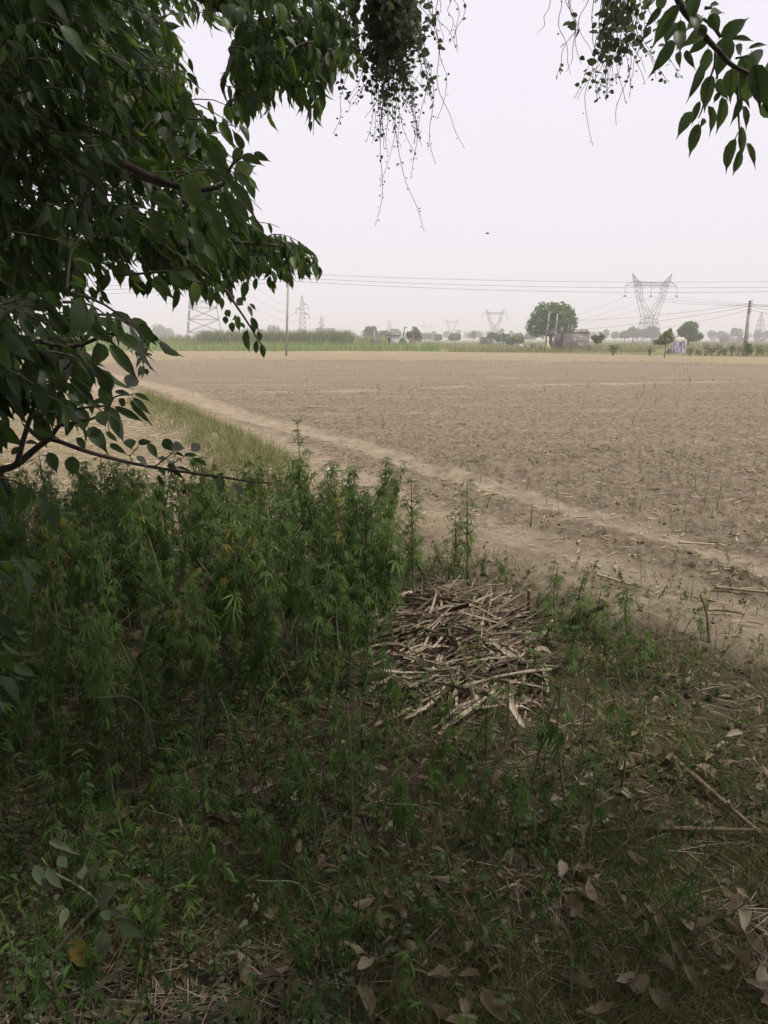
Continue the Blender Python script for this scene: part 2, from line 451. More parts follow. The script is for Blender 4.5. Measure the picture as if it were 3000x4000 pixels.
def zones(x, y):
    wob = 0.35 * pn(x / 1.1, y / 1.1, 5)
    d1, d2 = pdist(x, y, RUT1), pdist(x, y, RUT2)
    k = np.clip(y / 12, 0.7, 1.6)
    w1 = np.exp(-((d1 + wob * 0.4) / (0.32 * k)) ** 2)
    w2 = np.exp(-((d2 + wob * 0.5) / (0.44 * k)) ** 2)
    worn = 0.62 * np.exp(-((y - fy(RUT2, x) + 0.9) / 1.0) ** 2) * sstep(-0.2, 0.8, x)
    lines = (0.75 * np.exp(-(pdist(x, y, BUND2) / 0.55) ** 2) + 0.6 * np.exp(-(pdist(x, y, BUND1) / 0.35) ** 2) + 0.6 * np.exp(-((y - 33 - 0.08 * x) / 0.8) ** 2) + 0.5 * np.exp(-((y - 17.5 - 0.1 * x) / 0.4) ** 2)) * (0.75 + 0.7 * pn(x / 1.5, y / 1.5, 71)) * sstep(0.5, 2, y - fy(RUT1, x))
    path = np.maximum(np.maximum(np.maximum(w1, w2), worn), lines) * (y < 60)
    side = y - fy(RUT2, x)
    field = sstep(-0.5, 0.3, side + wob * 1.6 + np.interp(x, [-1.6, -0.3, 0.6, 1.2, 2.2], [0.0, 2.2, 2.8, 1.9, 1.0]) + 0.5 * pn(x / 0.5, y / 0.5, 66))
    end = fy(BUND3, x)
    field = field * (1 - sstep(-0.5, 0.6, y - end + wob))
    far_y = far_edge(x)
    stub = sstep(-0.5, 0.8, y - end + wob) * (1 - sstep(0, 8, y - far_y))
    left = (1 - sstep(-0.6, 0.2, side)) * sstep(5.6, 7.0, y + wob * 2 + x * 0.12)
    stub = np.maximum(stub, left)
    green = sstep(0, 6, y - far_y)
    return path, field, stub, green
def gz(x, y):
    x = np.asarray(x, float); y = np.asarray(y, float)
    z = 0.02 * pn(x / 2.7, y / 2.7, 1) + 0.04 * pn(x / 9, y / 9, 2) * np.clip(y / 20, 0, 1)
    z = z + 0.10 * np.exp(-(pdist(x, y, BUND1) / 0.28) ** 2) * (1 + pn(x / 0.4, y / 0.4, 8) * 0.6)
    z = z + 0.10 * np.exp(-(pdist(x, y, BUND2) / 0.4) ** 2) + 0.18 * np.exp(-(pdist(x, y, BUND3) / 0.7) ** 2)
    z = z + 0.22 * np.exp(-(pdist(x, y, BANK) / 0.55) ** 2)
    z = z - 0.035 * np.exp(-(pdist(x, y, RUT1) / 0.25) ** 2) - 0.035 * np.exp(-(pdist(x, y, RUT2) / 0.25) ** 2)
    return z
def gzf(x, y):
    return float(gz(np.array([x]), np.array([y]))[0])

def build_ground():
    dense = np.radians(np.linspace(-34, 34, 380))
    rest = np.radians(np.linspace(34, 326, 60)[1:-1])
    ph = np.concatenate([dense, rest])
    rr = [0.25]
    while rr[-1] < 60:
        rr.append(rr[-1] * 1.0105 + 0.002)
    while rr[-1] < 2600:
        rr.append(rr[-1] * 1.05)
    rr = np.array(rr)
    n, m = len(rr), len(ph)
    X = rr[:, None] * np.sin(ph)[None]
    Y = rr[:, None] * np.cos(ph)[None]
    pa, fi, st, gr = zones(X, Y)
    Z = gz(X, Y)
    near = np.clip(1 - (rr[:, None] - 18) / 25, 0, 1) + 0 * X
    cl = pn(X / 0.17, Y / 0.17, 21) + 0.6 * pn(X / 0.07, Y / 0.07, 22)
    cl2 = pn(X / 0.5, Y / 0.35, 23)
    fine = pn(X / 0.045, Y / 0.045, 24)
    Z = Z + fi * (1 - 0.85 * pa) * near * (0.085 * np.maximum(cl, -0.15) + 0.05 * cl2 + 0.016 * fine)
    Z = Z + (1 - fi) * np.clip(1 - rr[:, None] / 30, 0, 1) * 0.012 * cl
    V = np.stack([X, Y, Z], -1).reshape(-1, 3)
    i = np.arange(n - 1)[:, None]; j = np.arange(m)[None]
    j2 = (j + 1) % m
    Q = np.stack([i * m + j + 0 * j2, i * m + j2, (i + 1) * m + j2, (i + 1) * m + j + 0 * j2], -1).reshape(-1, 4)[:, ::-1]
    V = np.concatenate([V, [[0, 0, 0]]])
    zone = np.concatenate([np.stack([pa, fi, st, gr], -1).reshape(-1, 4), [[0, 0, 0, 0]]])
    zc = zone[Q].mean(1)
    cls = np.zeros(len(Q), int)
    cls[zc[:, 1] > 0.5] = 1
    cls[zc[:, 2] > 0.5] = 2
    cls[(zc[:, 0] > 0.5)] = 3
    cls[(zc[:, 3] > 0.5)] = 4
    names = ['ground', 'ploughed_field', 'stubble_field', 'dirt_track', 'far_fields']
    for c, nm in enumerate(names):
        f = Q[cls == c]
        used = np.unique(f)
        remap = np.zeros(len(V), int); remap[used] = np.arange(len(used))
        if c == 0:
            fan = np.array([[len(V) - 1, (k + 1) % m, k] for k in range(m)])
            used = np.unique(np.concatenate([used, [len(V) - 1], np.arange(m)]))
            remap[used] = np.arange(len(used))
            T = np.concatenate([remap[f][:, [0, 1, 2]], remap[f][:, [0, 2, 3]], remap[fan]])
            me = new_mesh(nm, V[used], T, M['soil'], None, True)
        else:
            me = new_mesh(nm, V[used], remap[f], M['soil'], None, True)
        a = me.attributes.new('zone', 'FLOAT_COLOR', 'POINT')
        a.data.foreach_set('color', zone[used].astype(np.float32).ravel())
        tag(link(nm, me), kind='structure')
build_ground()

# ------------------------------------------------------------------ templates
def leaf_tpl(stations, fold=0.12, droop=0.25, wav=0.0):
    """ovate leaf: y 0..1 along midrib, half-widths from stations [(t,w)]"""
    V, T = [], []
    for k, (t, w) in enumerate(stations):
        z = -droop * t * t
        s = wav * (1 if k % 2 else -1)
        V += [(-w, t, z + fold * w * 2 + s * w), (0, t, z), (w, t, z + fold * w * 2 - s * w)]
    for k in range(len(stations) - 1):
        a, b = 3 * k, 3 * k + 3
        T += [[a, a + 1, b + 1], [a, b + 1, b], [a + 1, a + 2, b + 2], [a + 1, b + 2, b + 1]]
    return np.array(V), np.array(T)
LEAF = leaf_tpl([(0.0, 0.012), (0.06, 0.11), (0.2, 0.20), (0.38, 0.225), (0.58, 0.185), (0.74, 0.105), (0.85, 0.032), (1.0, 0.004)], 0.16, 0.26, 0.07)
LEAF_B = leaf_tpl([(0.0, 0.012), (0.10, 0.115), (0.3, 0.175), (0.5, 0.18), (0.7, 0.125), (0.83, 0.04), (1.0, 0.004)], 0.28, 0.40, 0.08)
LEAF_LO = leaf_tpl([(0.0, 0.02), (0.3, 0.24), (0.65, 0.18), (1.0, 0.01)], 0.12, 0.25)
ROUND = leaf_tpl([(0.0, 0.02), (0.25, 0.36), (0.65, 0.36), (1.0, 0.03)], 0.10, 0.15)
def blade_tpl(bend, segs=3, w=0.5):
    V, T = [], []
    for k in range(segs + 1):
        t = k / segs
        ww = w * (1 - t) ** 0.8 if k < segs else 0.03 * w
        V += [(-ww, bend * t * t, t * (1 - 0.25 * bend * t)), (ww, bend * t * t, t * (1 - 0.25 * bend * t))]
        if k:
            a = 2 * (k - 1)
            T += [[a, a + 1, a + 3], [a, a + 3, a + 2]]
    return np.array(V), np.array(T)
def palm_tpl(n=7, droop=0.35, w=0.062, close=1.0):
    angs = {7: [0, 30, -30, 62, -62, 100, -100], 5: [0, 36, -36, 78, -78], 3: [0, 50, -50]}[n]
    lens = {7: [1, 0.93, 0.93, 0.74, 0.74, 0.42, 0.42], 5: [1, 0.86, 0.86, 0.52, 0.52], 3: [1, 0.7, 0.7]}[n]
    V, T = [], []
    for a, l in zip(angs, lens):
        a = math.radians(a * close)
        s, c = math.sin(a), math.cos(a)
        b = len(V)
        for (t, ww) in ((0, 0), (0.45, -w), (0.45, w), (0.45, 0), (1.0, 0)):
            x, y = ww * (0.7 + 0.3 * l), t * l
            z = -droop * (t * l) ** 1.7 - (0.025 if (t == 0.45 and ww == 0) else 0)
            V.append((x * c + y * s, y * c - x * s, z))
        T += [[b, b + 1, b + 3], [b, b + 3, b + 2], [b + 1, b + 4, b + 3], [b + 3, b + 4, b + 2]]
    return np.array(V), np.array(T)

# ------------------------------------------------------------------ distant things
def crown_soup(s, lobes, n, size, seed, t0=0.1, t1=0.9, gap=0.0):
    g = np.random.default_rng(seed)
    vol = np.array([l[3] * l[4] * l[5] for l in lobes]) ** 0.67
    cnt = (n * vol / vol.sum()).astype(int) + 1
    lo = min(l[2] - l[5] for l in lobes); hi = max(l[2] + l[5] for l in lobes)
    quad = (np.array([(-0.5, 0, 0.05), (0, -0.55, -0.05), (0.5, 0, 0.05), (0, 0.55, -0.05)]), np.array([[0, 1, 2], [0, 2, 3]]))
    for l, c in zip(lobes, cnt):
        d = rand_dir(c, g)
        r = g.uniform(0.25, 1.0, c) ** 0.35
        bump = 1 + 0.36 * pn(d[:, 0] * 2.6 + 7 * seed, d[:, 2] * 2.6 + d[:, 1] * 3.1, seed) + 0.22 * pn(d[:, 0] * 6 + seed, d[:, 2] * 6 + d[:, 1] * 5, seed + 9)
        P = np.array(l[:3]) + d * (r * bump)[:, None] * np.array(l[3:6])
        if gap:
            keep = pn(P[:, 0] / gap + 3.3 * seed, P[:, 2] / gap + P[:, 1] / gap, seed + 3) > g.uniform(-0.34, -0.06, c)
            P, d = P[keep], d[keep]
        k = len(P)
        N = d + rand_dir(k, g) * 0.8
        t = np.clip(t0 + (t1 - t0) * g.uniform(0, 1, k), 0, 1)
        s.inst(quad, P, frames(rand_dir(k, g), N), size * g.uniform(0.6, 1.3, k), t)
def limbs_soup(s, base, top, lobes, r, seed):
    g = random.Random(seed)
    b, t = Vector(base), Vector(top)
    mid = b.lerp(t, 0.55) + Vector((g.uniform(-0.1, 0.1), g.uniform(-0.1, 0.1), 0)) * (t - b).length
    s.tube(smooth_path([b, mid, t], 4), np.linspace(r, r * 0.6, 9), 7)
    for l in lobes:
        e = Vector(l[:3])
        a = mid.lerp(t, g.uniform(0.4, 1.0))
        s.tube(smooth_path([a, a.lerp(e, 0.5) + Vector((0, 0, 0.12 * (e - a).length)), e], 3), np.linspace(r * 0.5, r * 0.12, 7), 5)
def tree(name, label, px, Y, top_py, wpx, lobes, n=1500, size=0.3, seed=1, mat='crown', group=None, trunk=0.16, gap=0.0, base_py=None, depth=1.0, low=0.0):
    """lobes in units: x -1..1 of half width, z 0..1 of height"""
    x = at(px, 1325, Y).x
    z0 = gzf(x, Y)
    h = at(px, top_py, Y).z - z0
    hw = wpx / 2 * Y / F
    L = [(x + a * hw, Y + b * hw * depth, z0 + c * h, ra * hw, ra * hw * depth, rc * h) for a, b, c, ra, rc in lobes]
    e = thing(name, label, 'tree', (x, Y, z0), group)
    s = Soup(); limbs_soup(s, (x, Y, z0 - 0.1), (x, Y, z0 + h * 0.55), L, trunk, seed)
    part('trunk', s, M['bark'], e, True)
    s = Soup(); crown_soup(s, L, n, size, seed, gap=gap)
    part('crown', s, M[mat], e)
    return e

BROAD = [(0, 0, 0.60, 0.80, 0.33), (-0.45, 0.1, 0.50, 0.52, 0.28), (0.45, -0.1, 0.56, 0.53, 0.28), (-0.2, -0.2, 0.78, 0.6, 0.21), (0.3, 0.2, 0.78, 0.55, 0.2), (0.05, -0.5, 0.55, 0.5, 0.3), (0.62, 0.2, 0.48, 0.36, 0.2), (-0.68, -0.1, 0.42, 0.30, 0.18)]
tree('broad_tree', 'large round dark green tree behind the twin concrete poles', 2155, 150, 1178, 196, BROAD, 8500, 0.36, 3, 'crown_green', trunk=0.38, gap=2.5)
tree('leafy_tree', 'mid green tree with uneven crown behind the purple printed stack', 2690, 172, 1254, 104, [(0, 0, 0.45, 0.8, 0.28), (0, 0, 0.75, 0.6, 0.24), (-0.4, 0, 0.62, 0.5, 0.2), (0.5, 0.1, 0.38, 0.5, 0.2), (0.15, 0, 0.88, 0.38, 0.12), (0.75, 0, 0.42, 0.3, 0.16)], 4200, 0.28, 5, 'crown_green', trunk=0.22, gap=1.4)
tree('young_tree', 'slender pale green young tree in front of the purple printed stack', 2600, 68, 1281, 84, [(0.05, 0, 0.62, 0.65, 0.18), (-0.4, 0, 0.56, 0.4, 0.13), (0.2, 0, 0.78, 0.5, 0.14), (0.35, 0, 0.9, 0.2, 0.1), (-0.9, 0, 0.52, 0.3, 0.1), (0.65, 0, 0.62, 0.3, 0.1)], 1500, 0.13, 6, 'crown_pale', trunk=0.045, gap=0.45)
tree('small_tree', 'small thin-trunked tree right of the graffiti-covered hut', 2335, 112, 1298, 58, [(0, 0, 0.6, 0.6, 0.22), (-0.5, 0, 0.68, 0.4, 0.15), (0.55, 0, 0.72, 0.4, 0.15), (0.3, 0, 0.88, 0.3, 0.12), (-0.2, 0, 0.8, 0.3, 0.12)], 700, 0.22, 7, trunk=0.07, gap=0.7)
tree('dark_tree', 'dark ragged tree rising behind the brown dung-cake stack', 1615, 175, 1276, 66, [(0, 0, 0.5, 0.7, 0.3), (-0.45, 0, 0.6, 0.45, 0.2), (0.4, 0, 0.66, 0.5, 0.22), (0.1, 0, 0.85, 0.4, 0.15), (0.75, 0, 0.4, 0.3, 0.2)], 900, 0.36, 8, trunk=0.15, gap=0.9)
tree('field_tree', 'small round tree alone in the far field left of the steel tower', 1776, 330, 1301, 50, BROAD, 900, 0.6, 9, trunk=0.25)
tree('field_tree', 'low round pale grey tree left of the lone field tree', 1711, 380, 1305, 34, BROAD, 700, 0.7, 10, trunk=0.2)
tree('hazy_tree', 'wide hazy tree behind the leaning wooden pole', 1660, 480, 1301, 66, BROAD, 900, 0.9, 11, trunk=0.3)
tree('pale_tree', 'tall pale yellowish tree clump left of the shed', 1448, 260, 1271, 62, [(-0.3, 0, 0.55, 0.6, 0.4), (0.4, 0, 0.55, 0.5, 0.38), (-0.2, 0, 0.8, 0.4, 0.18), (0.4, 0, 0.78, 0.35, 0.18)], 1500, 0.42, 12, 'crown_dry', trunk=0.12)
tree('grey_tree', 'grey green rounded tree just right of the pale yellowish clump', 1500, 330, 1290, 60, BROAD, 900, 0.6, 13)
tree('grey_tree', 'tall misty tree standing behind the shed roof', 1540, 520, 1284, 54, BROAD, 800, 0.9, 14)
tree('copse_tree', 'dark leafy tree above the small stone house', 1925, 235, 1298, 52, BROAD, 1200, 0.42, 15, trunk=0.2)
tree('copse_tree', 'green bushy tree right of the small stone house', 1968, 215, 1303, 60, BROAD, 1200, 0.4, 16, 'crown', trunk=0.15)
tree('bare_sapling', 'thin sapling with dry brown twiggy top in the copse', 1957, 205, 1283, 34, [(0, 0, 0.78, 0.8, 0.2), (0.3, 0, 0.9, 0.5, 0.1)], 160, 0.25, 17, 'crown_dry', trunk=0.06, gap=0.8)
tree('olive_tree', 'olive green wide tree at the right end of the copse', 2022, 190, 1308, 56, BROAD, 1100, 0.36, 18, 'crown_pale', trunk=0.12)
tree('bushy_tree', 'low bushy tree in the middle of the copse', 1993, 200, 1318, 40, [(0, 0, 0.5, 0.9, 0.5), (0.4, 0, 0.6, 0.5, 0.4)], 800, 0.36, 19, 'crown')
tree('bare_tree', 'leafless grey tree in front of the far pink house', 2832, 390, 1303, 26, [(0, 0, 0.75, 0.9, 0.25)], 60, 0.5, 20, 'crown_dry', trunk=0.25)
tree('shade_tree', 'grey rounded tree right behind the small stone house copse', 2020, 480, 1300, 54, BROAD, 900, 0.9, 41)
tree('shade_tree', 'grey rounded tree left of the large round tree', 2070, 470, 1302, 50, BROAD, 900, 0.9, 42)

# far treeline: a few kinds, many trees
def far_proto(seed, mat):
    L = [(a * 4.2, b * 3, 0.4 + c * 8.2, ra * 4.2, ra * 3.4, rc * 8.2) for a, b, c, ra, rc in BROAD]
    s = Soup(); crown_soup(s, L, 420, 1.0, seed)
    t = Soup(); limbs_soup(t, (0, 0, -0.3), (0, 0, 4.5), L[:3], 0.25, seed)
    return s.mesh('far_crown', M[mat]), t.mesh('far_trunk', M['bark'])
PROTO = [far_proto(60 + k, 'crown') for k in range(5)]
spots = []
g = random.Random(5)
x = -80
while x < 3080:
    spots.append((x, g.uniform(640, 820), g.uniform(0.5, 1.1)))
    x += g.uniform(26, 52)
x = -80
while x < 3080:
    spots.append((x, g.uniform(900, 1250), g.uniform(0.8, 1.6)))
    x += g.uniform(24, 44)
for px, Y, k in ((2440, 430, 0.75), (2470, 440, 1.05), (2508, 450, 0.95), (2545, 445, 1.1), (2400, 520, 0.8), (2365, 560, 0.9), (2560, 460, 0.8), (2790, 560, 0.9), (2815, 580, 1.0), (2875, 540, 0.95), (2960, 560, 0.9), (2990, 600, 1.0),
                 (480, 520, 1.45), (525, 560, 1.3), (505, 520, 0.8), (620, 640, 1.5), (585, 560, 0.9), (660, 700, 1.5), (1070, 640, 1.5), (1010, 620, 1.1), (1250, 640, 1.4), (1290, 640, 1.2), (2690, 620, 1.0), (1850, 420, 0.6)):
    spots.append((px, Y, k))
for i, (px, Y, k) in enumerate(spots):
    cr, tr = PROTO[i % 5]
    x = at(px, 1325, Y).x
    where = ('hidden behind the hanging branches at left' if px < 430 else 'behind the yellowing cane at left' if px < 800 else 'behind the tall sugar cane stand' if px < 1380 else 'behind the shed and tarpaulin heaps' if px < 1690 else 'left of the copse' if px < 1880 else
             'behind the copse' if px < 2090 else 'beside the large round tree and hut' if px < 2350 else 'behind the near beam tower' if px < 2600 else 'behind the purple printed stack' if px < 2760 else 'behind the village houses at right')
    far = 'faint pale' if Y > 860 else 'misty grey' if Y > 600 else 'darker grey green'
    e = thing('distant_tree', far + ' tree in the far treeline ' + where, 'tree', (x, Y, gzf(x, Y)), far + ' trees ' + where)
    e.rotation_euler.z = g.uniform(0, 6.28)
    e.scale = (k * g.uniform(0.8, 1.25), k, k * g.uniform(0.85, 1.15))
    link('crown', cr, e); link('trunk', tr, e)

# steel towers
def quad_legs(levels):
    """levels: (z, halfwidth, halfdepth) -> 4 legs and bracing segments"""
    legs = [[], [], [], []]
    br = []
    C = [[Vector((sx * w, sy * d, z)) for sx, sy in ((-1, -1), (1, -1), (1, 1), (-1, 1))] for z, w, d in levels]
    for a, b in zip(C[:-1], C[1:]):
        for k in range(4):
            legs[k].append((a[k], b[k]))
            k2 = (k + 1) % 4
            br += [(a[k], b[k2]), (a[k2], b[k]), (b[k], b[k2])]
    return legs, br, C
def place(e, name, segs, r, mat='steel'):
    s = Soup(); s.bars(segs, r)
    return link(name, s.mesh(name, M[mat]), e)
def insulator(e, p, l, r=0.16):      # a piece of the arm it hangs from
    s = Soup()
    s.tube([p, p - Vector((0, 0, l))], r * 0.5, 5)
    for k in range(2):
        q = p - Vector((0, 0, l))
        s.tube([q + Vector((-0.5, 0, 0.15 - 0.3 * k)), q + Vector((0.5, 0, 0.15 - 0.3 * k))], r * 0.8, 5)
    return link('insulator', s.mesh('insulator', M['ceramic']), e)
def v_tower(label, x, Y, k=1.0, r=0.085, rz=0.0):
    e = thing('transmission_tower', label, 'tower', (x, Y, gzf(x, Y)), 'steel towers with a flat top beam')
    e.scale = (k, k, k); e.rotation_euler.z = rz
    legs, br, C = quad_legs([(0, 4.3, 4.0), (2.6, 3.7, 3.4), (5.2, 3.1, 2.8), (7.4, 2.65, 2.2), (9.1, 2.35, 1.6)])
    for l in legs:
        place(e, 'leg', l, r * 1.3)
    place(e, 'bracing', br, r * 0.75)
    for sx in (-1, 1):
        for sy in (-1, 1):
            o = [Vector((sx * 2.35, sy * 1.6, 9.1)), Vector((sx * 5.0, sy * 1.1, 16.5)), Vector((sx * 6.4, sy * 0.8, 21.0)), Vector((sx * 7.0, sy * 0.5, 22.6)), Vector((sx * 7.8, 0, 25.6))]
            i = [Vector((-sx * 1.2, sy * 1.6, 9.1)), Vector((sx * 3.7, sy * 1.1, 16.5)), Vector((sx * 3.9, sy * 0.8, 21.0)), Vector((sx * 5.2, sy * 0.5, 22.6)), Vector((sx * 7.8, 0, 25.6))]
            place(e, 'arm_strut', list(zip(o[:-1], o[1:])), r * 1.15)
            place(e, 'arm_strut', list(zip(i[:-1], i[1:])), r * 1.15)
            b = []
            for a, c, d, f in zip(o[:-1], o[1:], i[:-1], i[1:]):
                for q in range(5):
                    t, t2 = q / 5, (q + 1) / 5
                    b.append((a.lerp(c, t), d.lerp(f, t2)) if q % 2 else (d.lerp(f, t), a.lerp(c, t2)))
            place(e, 'bracing', b, r * 0.6)
    bm = []
    for sy in (-0.8, 0.8):
        bm += [(Vector((-10.3, 0, 21.0)), Vector((-6.4, sy, 21.0))), (Vector((-6.4, sy, 21.0)), Vector((6.4, sy, 21.0))), (Vector((6.4, sy, 21.0)), Vector((10.3, 0, 21.0))),
               (Vector((-10.3, 0, 21.0)), Vector((-7, sy * 0.6, 22.7))), (Vector((10.3, 0, 21.0)), Vector((7, sy * 0.6, 22.7))), (Vector((-7, sy * 0.6, 22.7)), Vector((0, sy, 22.15))), (Vector((7, sy * 0.6, 22.7)), Vector((0, sy, 22.15)))]
        N = 14
        for q in range(N):
            xa, xb = -6.4 + 12.8 * q / N, -6.4 + 12.8 * (q + 1) / N
            top = lambda xx: 22.15 + 0.55 * abs(xx) / 7
            bm.append((Vector((xa, sy, 21.0)), Vector((xb, sy, top(xb)))) if q % 2 == 0 else (Vector((xa, sy, top(xa))), Vector((xb, sy, 21.0))))
    beam = place(e, 'top_beam', bm, r)
    for px in (-10.2, 0, 10.2):
        insulator(beam, Vector((px, 0, 20.95)), 3.7)
    return e
def mast_tower(label, x, Y, h, base, arms, r=0.085, rz=0.3, group='tapering lattice masts with side arms'):
    e = thing('transmission_tower', label, 'tower', (x, Y, gzf(x, Y)), group)
    e.rotation_euler.z = rz
    n = 12
    lv = []
    for k in range(n + 1):
        t = k / n
        z = h * (1 - (1 - t) ** 1.35)
        w = base / 2 * ((1 - t) ** 1.25) * 0.82 + base * 0.085 * (1 - t ** 6) + 0.02
        lv.append((z, w, w))
    legs, br, C = quad_legs(lv)
    for l in legs:
        place(e, 'leg', l, r * 1.25)
    place(e, 'bracing', br, r * 0.7)
    for z, side, l in arms:
        w = np.interp(z, [q[0] for q in lv], [q[1] for q in lv])
        a = Vector((side * (w + l), 0, z))
        sg = [(Vector((side * w, sy * w, z)), a) for sy in (-1, 1)] + [(Vector((side * w, sy * w, z + h * 0.045)), a) for sy in (-1, 1)]
        sg += [(sg[0][0].lerp(a, t), sg[2][0].lerp(a, t2)) for t, t2 in ((0.0, 0.3), (0.3, 0.3), (0.3, 0.6), (0.6, 0.6))]
        arm = place(e, 'cross_arm', sg, r * 0.9)
        insulator(arm, a, h * 0.07, 0.13)
    return e
TA, TB, TC, TD = (100.4, 300), (89.6, 640), (83.0, 970), (71.5, 1300)
v_tower('large near steel tower with a flat beam, right of the small tree', *TA, k=1.0, rz=0.12)
v_tower('second hazier flat-beam steel tower above the copse', *TB, k=1.0, r=0.13, rz=0.04)
v_tower('faint flat-beam steel tower left of the copse tower', *TC, k=1.0, r=0.16)
v_tower('faintest flat-beam steel tower left of the other beam towers', *TD, k=1.0, r=0.18)
def ins_pts(T, rz):
    x, y = T
    return [Vector((x + q * math.cos(rz), y + q * math.sin(rz), 17.1 + gzf(x, y))) for q in (-10.2, 0, 10.2)]
TE, TF_, TG = (at(800, 1325, 235).x, 235), (at(1183, 1325, 420).x, 420), (at(1257, 1325, 760).x, 760)
mast_tower('broad steel lattice tower half hidden behind the hanging leaves', *TE, 33, 10.6, [(19, -1, 4.2), (19, 1, 4.2), (23.5, -1, 3.8), (23.5, 1, 3.8), (28, -1, 3.2), (28, 1, 3.2)], r=0.08, rz=0.2)
mast_tower('slim three-armed lattice tower right of the left concrete pole', *TF_, 24.0, 4.6, [(19.2, 1, 2.3), (17.0, -1, 2.3), (14.4, 1, 2.5)], r=0.1, rz=0.1)
mast_tower('faint slim lattice tower right of the three-armed one', *TG, 23.5, 4.6, [(19.0, 1, 2.3), (16.5, -1, 2.5), (14, 1, 2.5)], r=0.15)
mast_tower('hazy tapering lattice tower at the far right above the village', at(2965, 1325, 620).x, 620, 22, 6.6, [(15.5, -1, 2.0), (15.5, 1, 2.0), (11.3, -1, 2.4), (11.3, 1, 2.4), (7.2, -1, 2.2), (7.2, 1, 2.2)], r=0.13)
mast_tower('very faint lattice tower over the misty trees left of the shed', at(1520, 1325, 980).x, 980, 25, 6, [(19.5, -1, 2.3), (19.5, 1, 2.3), (15.5, -1, 2.5), (15.5, 1, 2.5)], r=0.12)

# overhead lines
def wire(label, a, b, sag, r, group):
    pts = [a.lerp(b, t) - Vector((0, 0, 4 * sag * t * (1 - t))) for t in np.linspace(0, 1, 25)]
    s = Soup(); s.tube(pts, r, 4)
    tag(link('power_line', s.mesh('power_line', M['wire'])), label, 'power line', group)
pa, pb, pc, pd = ins_pts(TA, 0.12), ins_pts(TB, 0.04), ins_pts(TC, 0), ins_pts(TD, 0)
for k, nm in enumerate(('left', 'middle', 'right')):
    wire('conductor from the %s insulator of the near beam tower to the right' % nm, pa[k], Vector((112 + (k - 1) * 10.2, -40, 17.1)), 9.0, 0.04, 'tower conductors running right')
    wire('conductor from the %s insulator of the near beam tower to the next' % nm, pa[k], pb[k], 8.0, 0.04, 'tower conductors running away')
    wire('conductor between the second and third beam towers, %s side' % nm, pb[k], pc[k], 8.0, 0.06, 'far tower conductors')
for k, (z, sd) in enumerate(((19, 1), (23.5, 1), (28, 1))):
    c, s_ = math.cos(0.2), math.sin(0.2)
    a = Vector((TE[0] + 6.5 * c, TE[1] + 6.5 * s_, z - 2.3))
    wire('slanting conductor from the hidden left tower, number %s from below' % ('one', 'two', 'three')[k], a, Vector((TF_[0] + 2.8, TF_[1], 12.6 + 2.2 * k)), 5.0, 0.04, 'conductors falling from the hidden tower')

# concrete poles
def psc_pole(name, label, base, top, w0, w1, group=None):
    e = thing(name, label, 'pole', tuple(base), group)
    b, t = Vector(base), Vector(top)
    s = Soup()
    V = []
    for p, w in ((b - (t - b).normalized() * 0.2, w0), (t, w1)):
        for sx, sy in ((-1, -1), (1, -1), (1, 1), (-1, 1)):
            V.append(p + Vector((sx * w / 2, sy * w * 0.4, 0)))
    s.add([tuple(v) for v in V], [[3, 2, 1, 0], [4, 5, 6, 7], [0, 1, 5, 4], [1, 2, 6, 5], [2, 3, 7, 6], [3, 0, 4, 7]])
    part('shaft', s, M['concrete'], e)
    return e
def pole_iron(e, segs, r, name='bracket'):
    out = []
    for sg in segs:
        s = Soup(); s.tube(sg, r, 6); out.append(part(name, s, M['dark_iron'], e, True))
    return out
def pole_ins(br, pts, r=0.11, h=0.26):
    for b, p in zip(br, pts):
        s = Soup(); s.tube([p, p + Vector((0, 0, h * 0.4)), p + Vector((0, 0, h))], [r * 0.7, r, r * 0.7], 8)
        link('insulator', s.mesh('insulator', M['ceramic'], True), b)
LY = 76
lb = at(1118, 1391, LY); lb.z = gzf(lb.x, LY)
lt = at(1126, 1089, LY)
e = psc_pole('concrete_pole', 'tall grey concrete pole with pin insulators on the left field', lb, lt, 0.21, 0.16)
q = [at(1121, 1079, LY), at(1117, 1089, LY), at(1130, 1104, LY)]
br = pole_iron(e, [[lt, q[0]], [at(1124, 1128, LY), at(1118, 1118, LY), q[1]], [at(1126, 1118, LY), at(1129, 1110, LY), q[2]]], 0.035)
pole_ins(br, q)
LT = [at(1121, 1068, LY), at(1117, 1084, LY), at(1130, 1098, LY)]
RT = [at(3560, 1088, LY + 4), at(3560, 1108, LY + 4), at(3560, 1122, LY + 4)]
LL = [at(-700, 1105, LY + 10), at(-700, 1122, LY + 10), at(-700, 1140, LY + 10)]
for k, nm in enumerate(('top', 'middle', 'lowest')):
    wire('%s of three long wires crossing the sky right of the left pole' % nm, LT[k], RT[k], 0.55 + 0.1 * k, 0.015, 'field line wires')
    wire('%s of three wires running left from the left pole' % nm, LT[k], LL[k], 0.9, 0.014, 'field line wires going left')
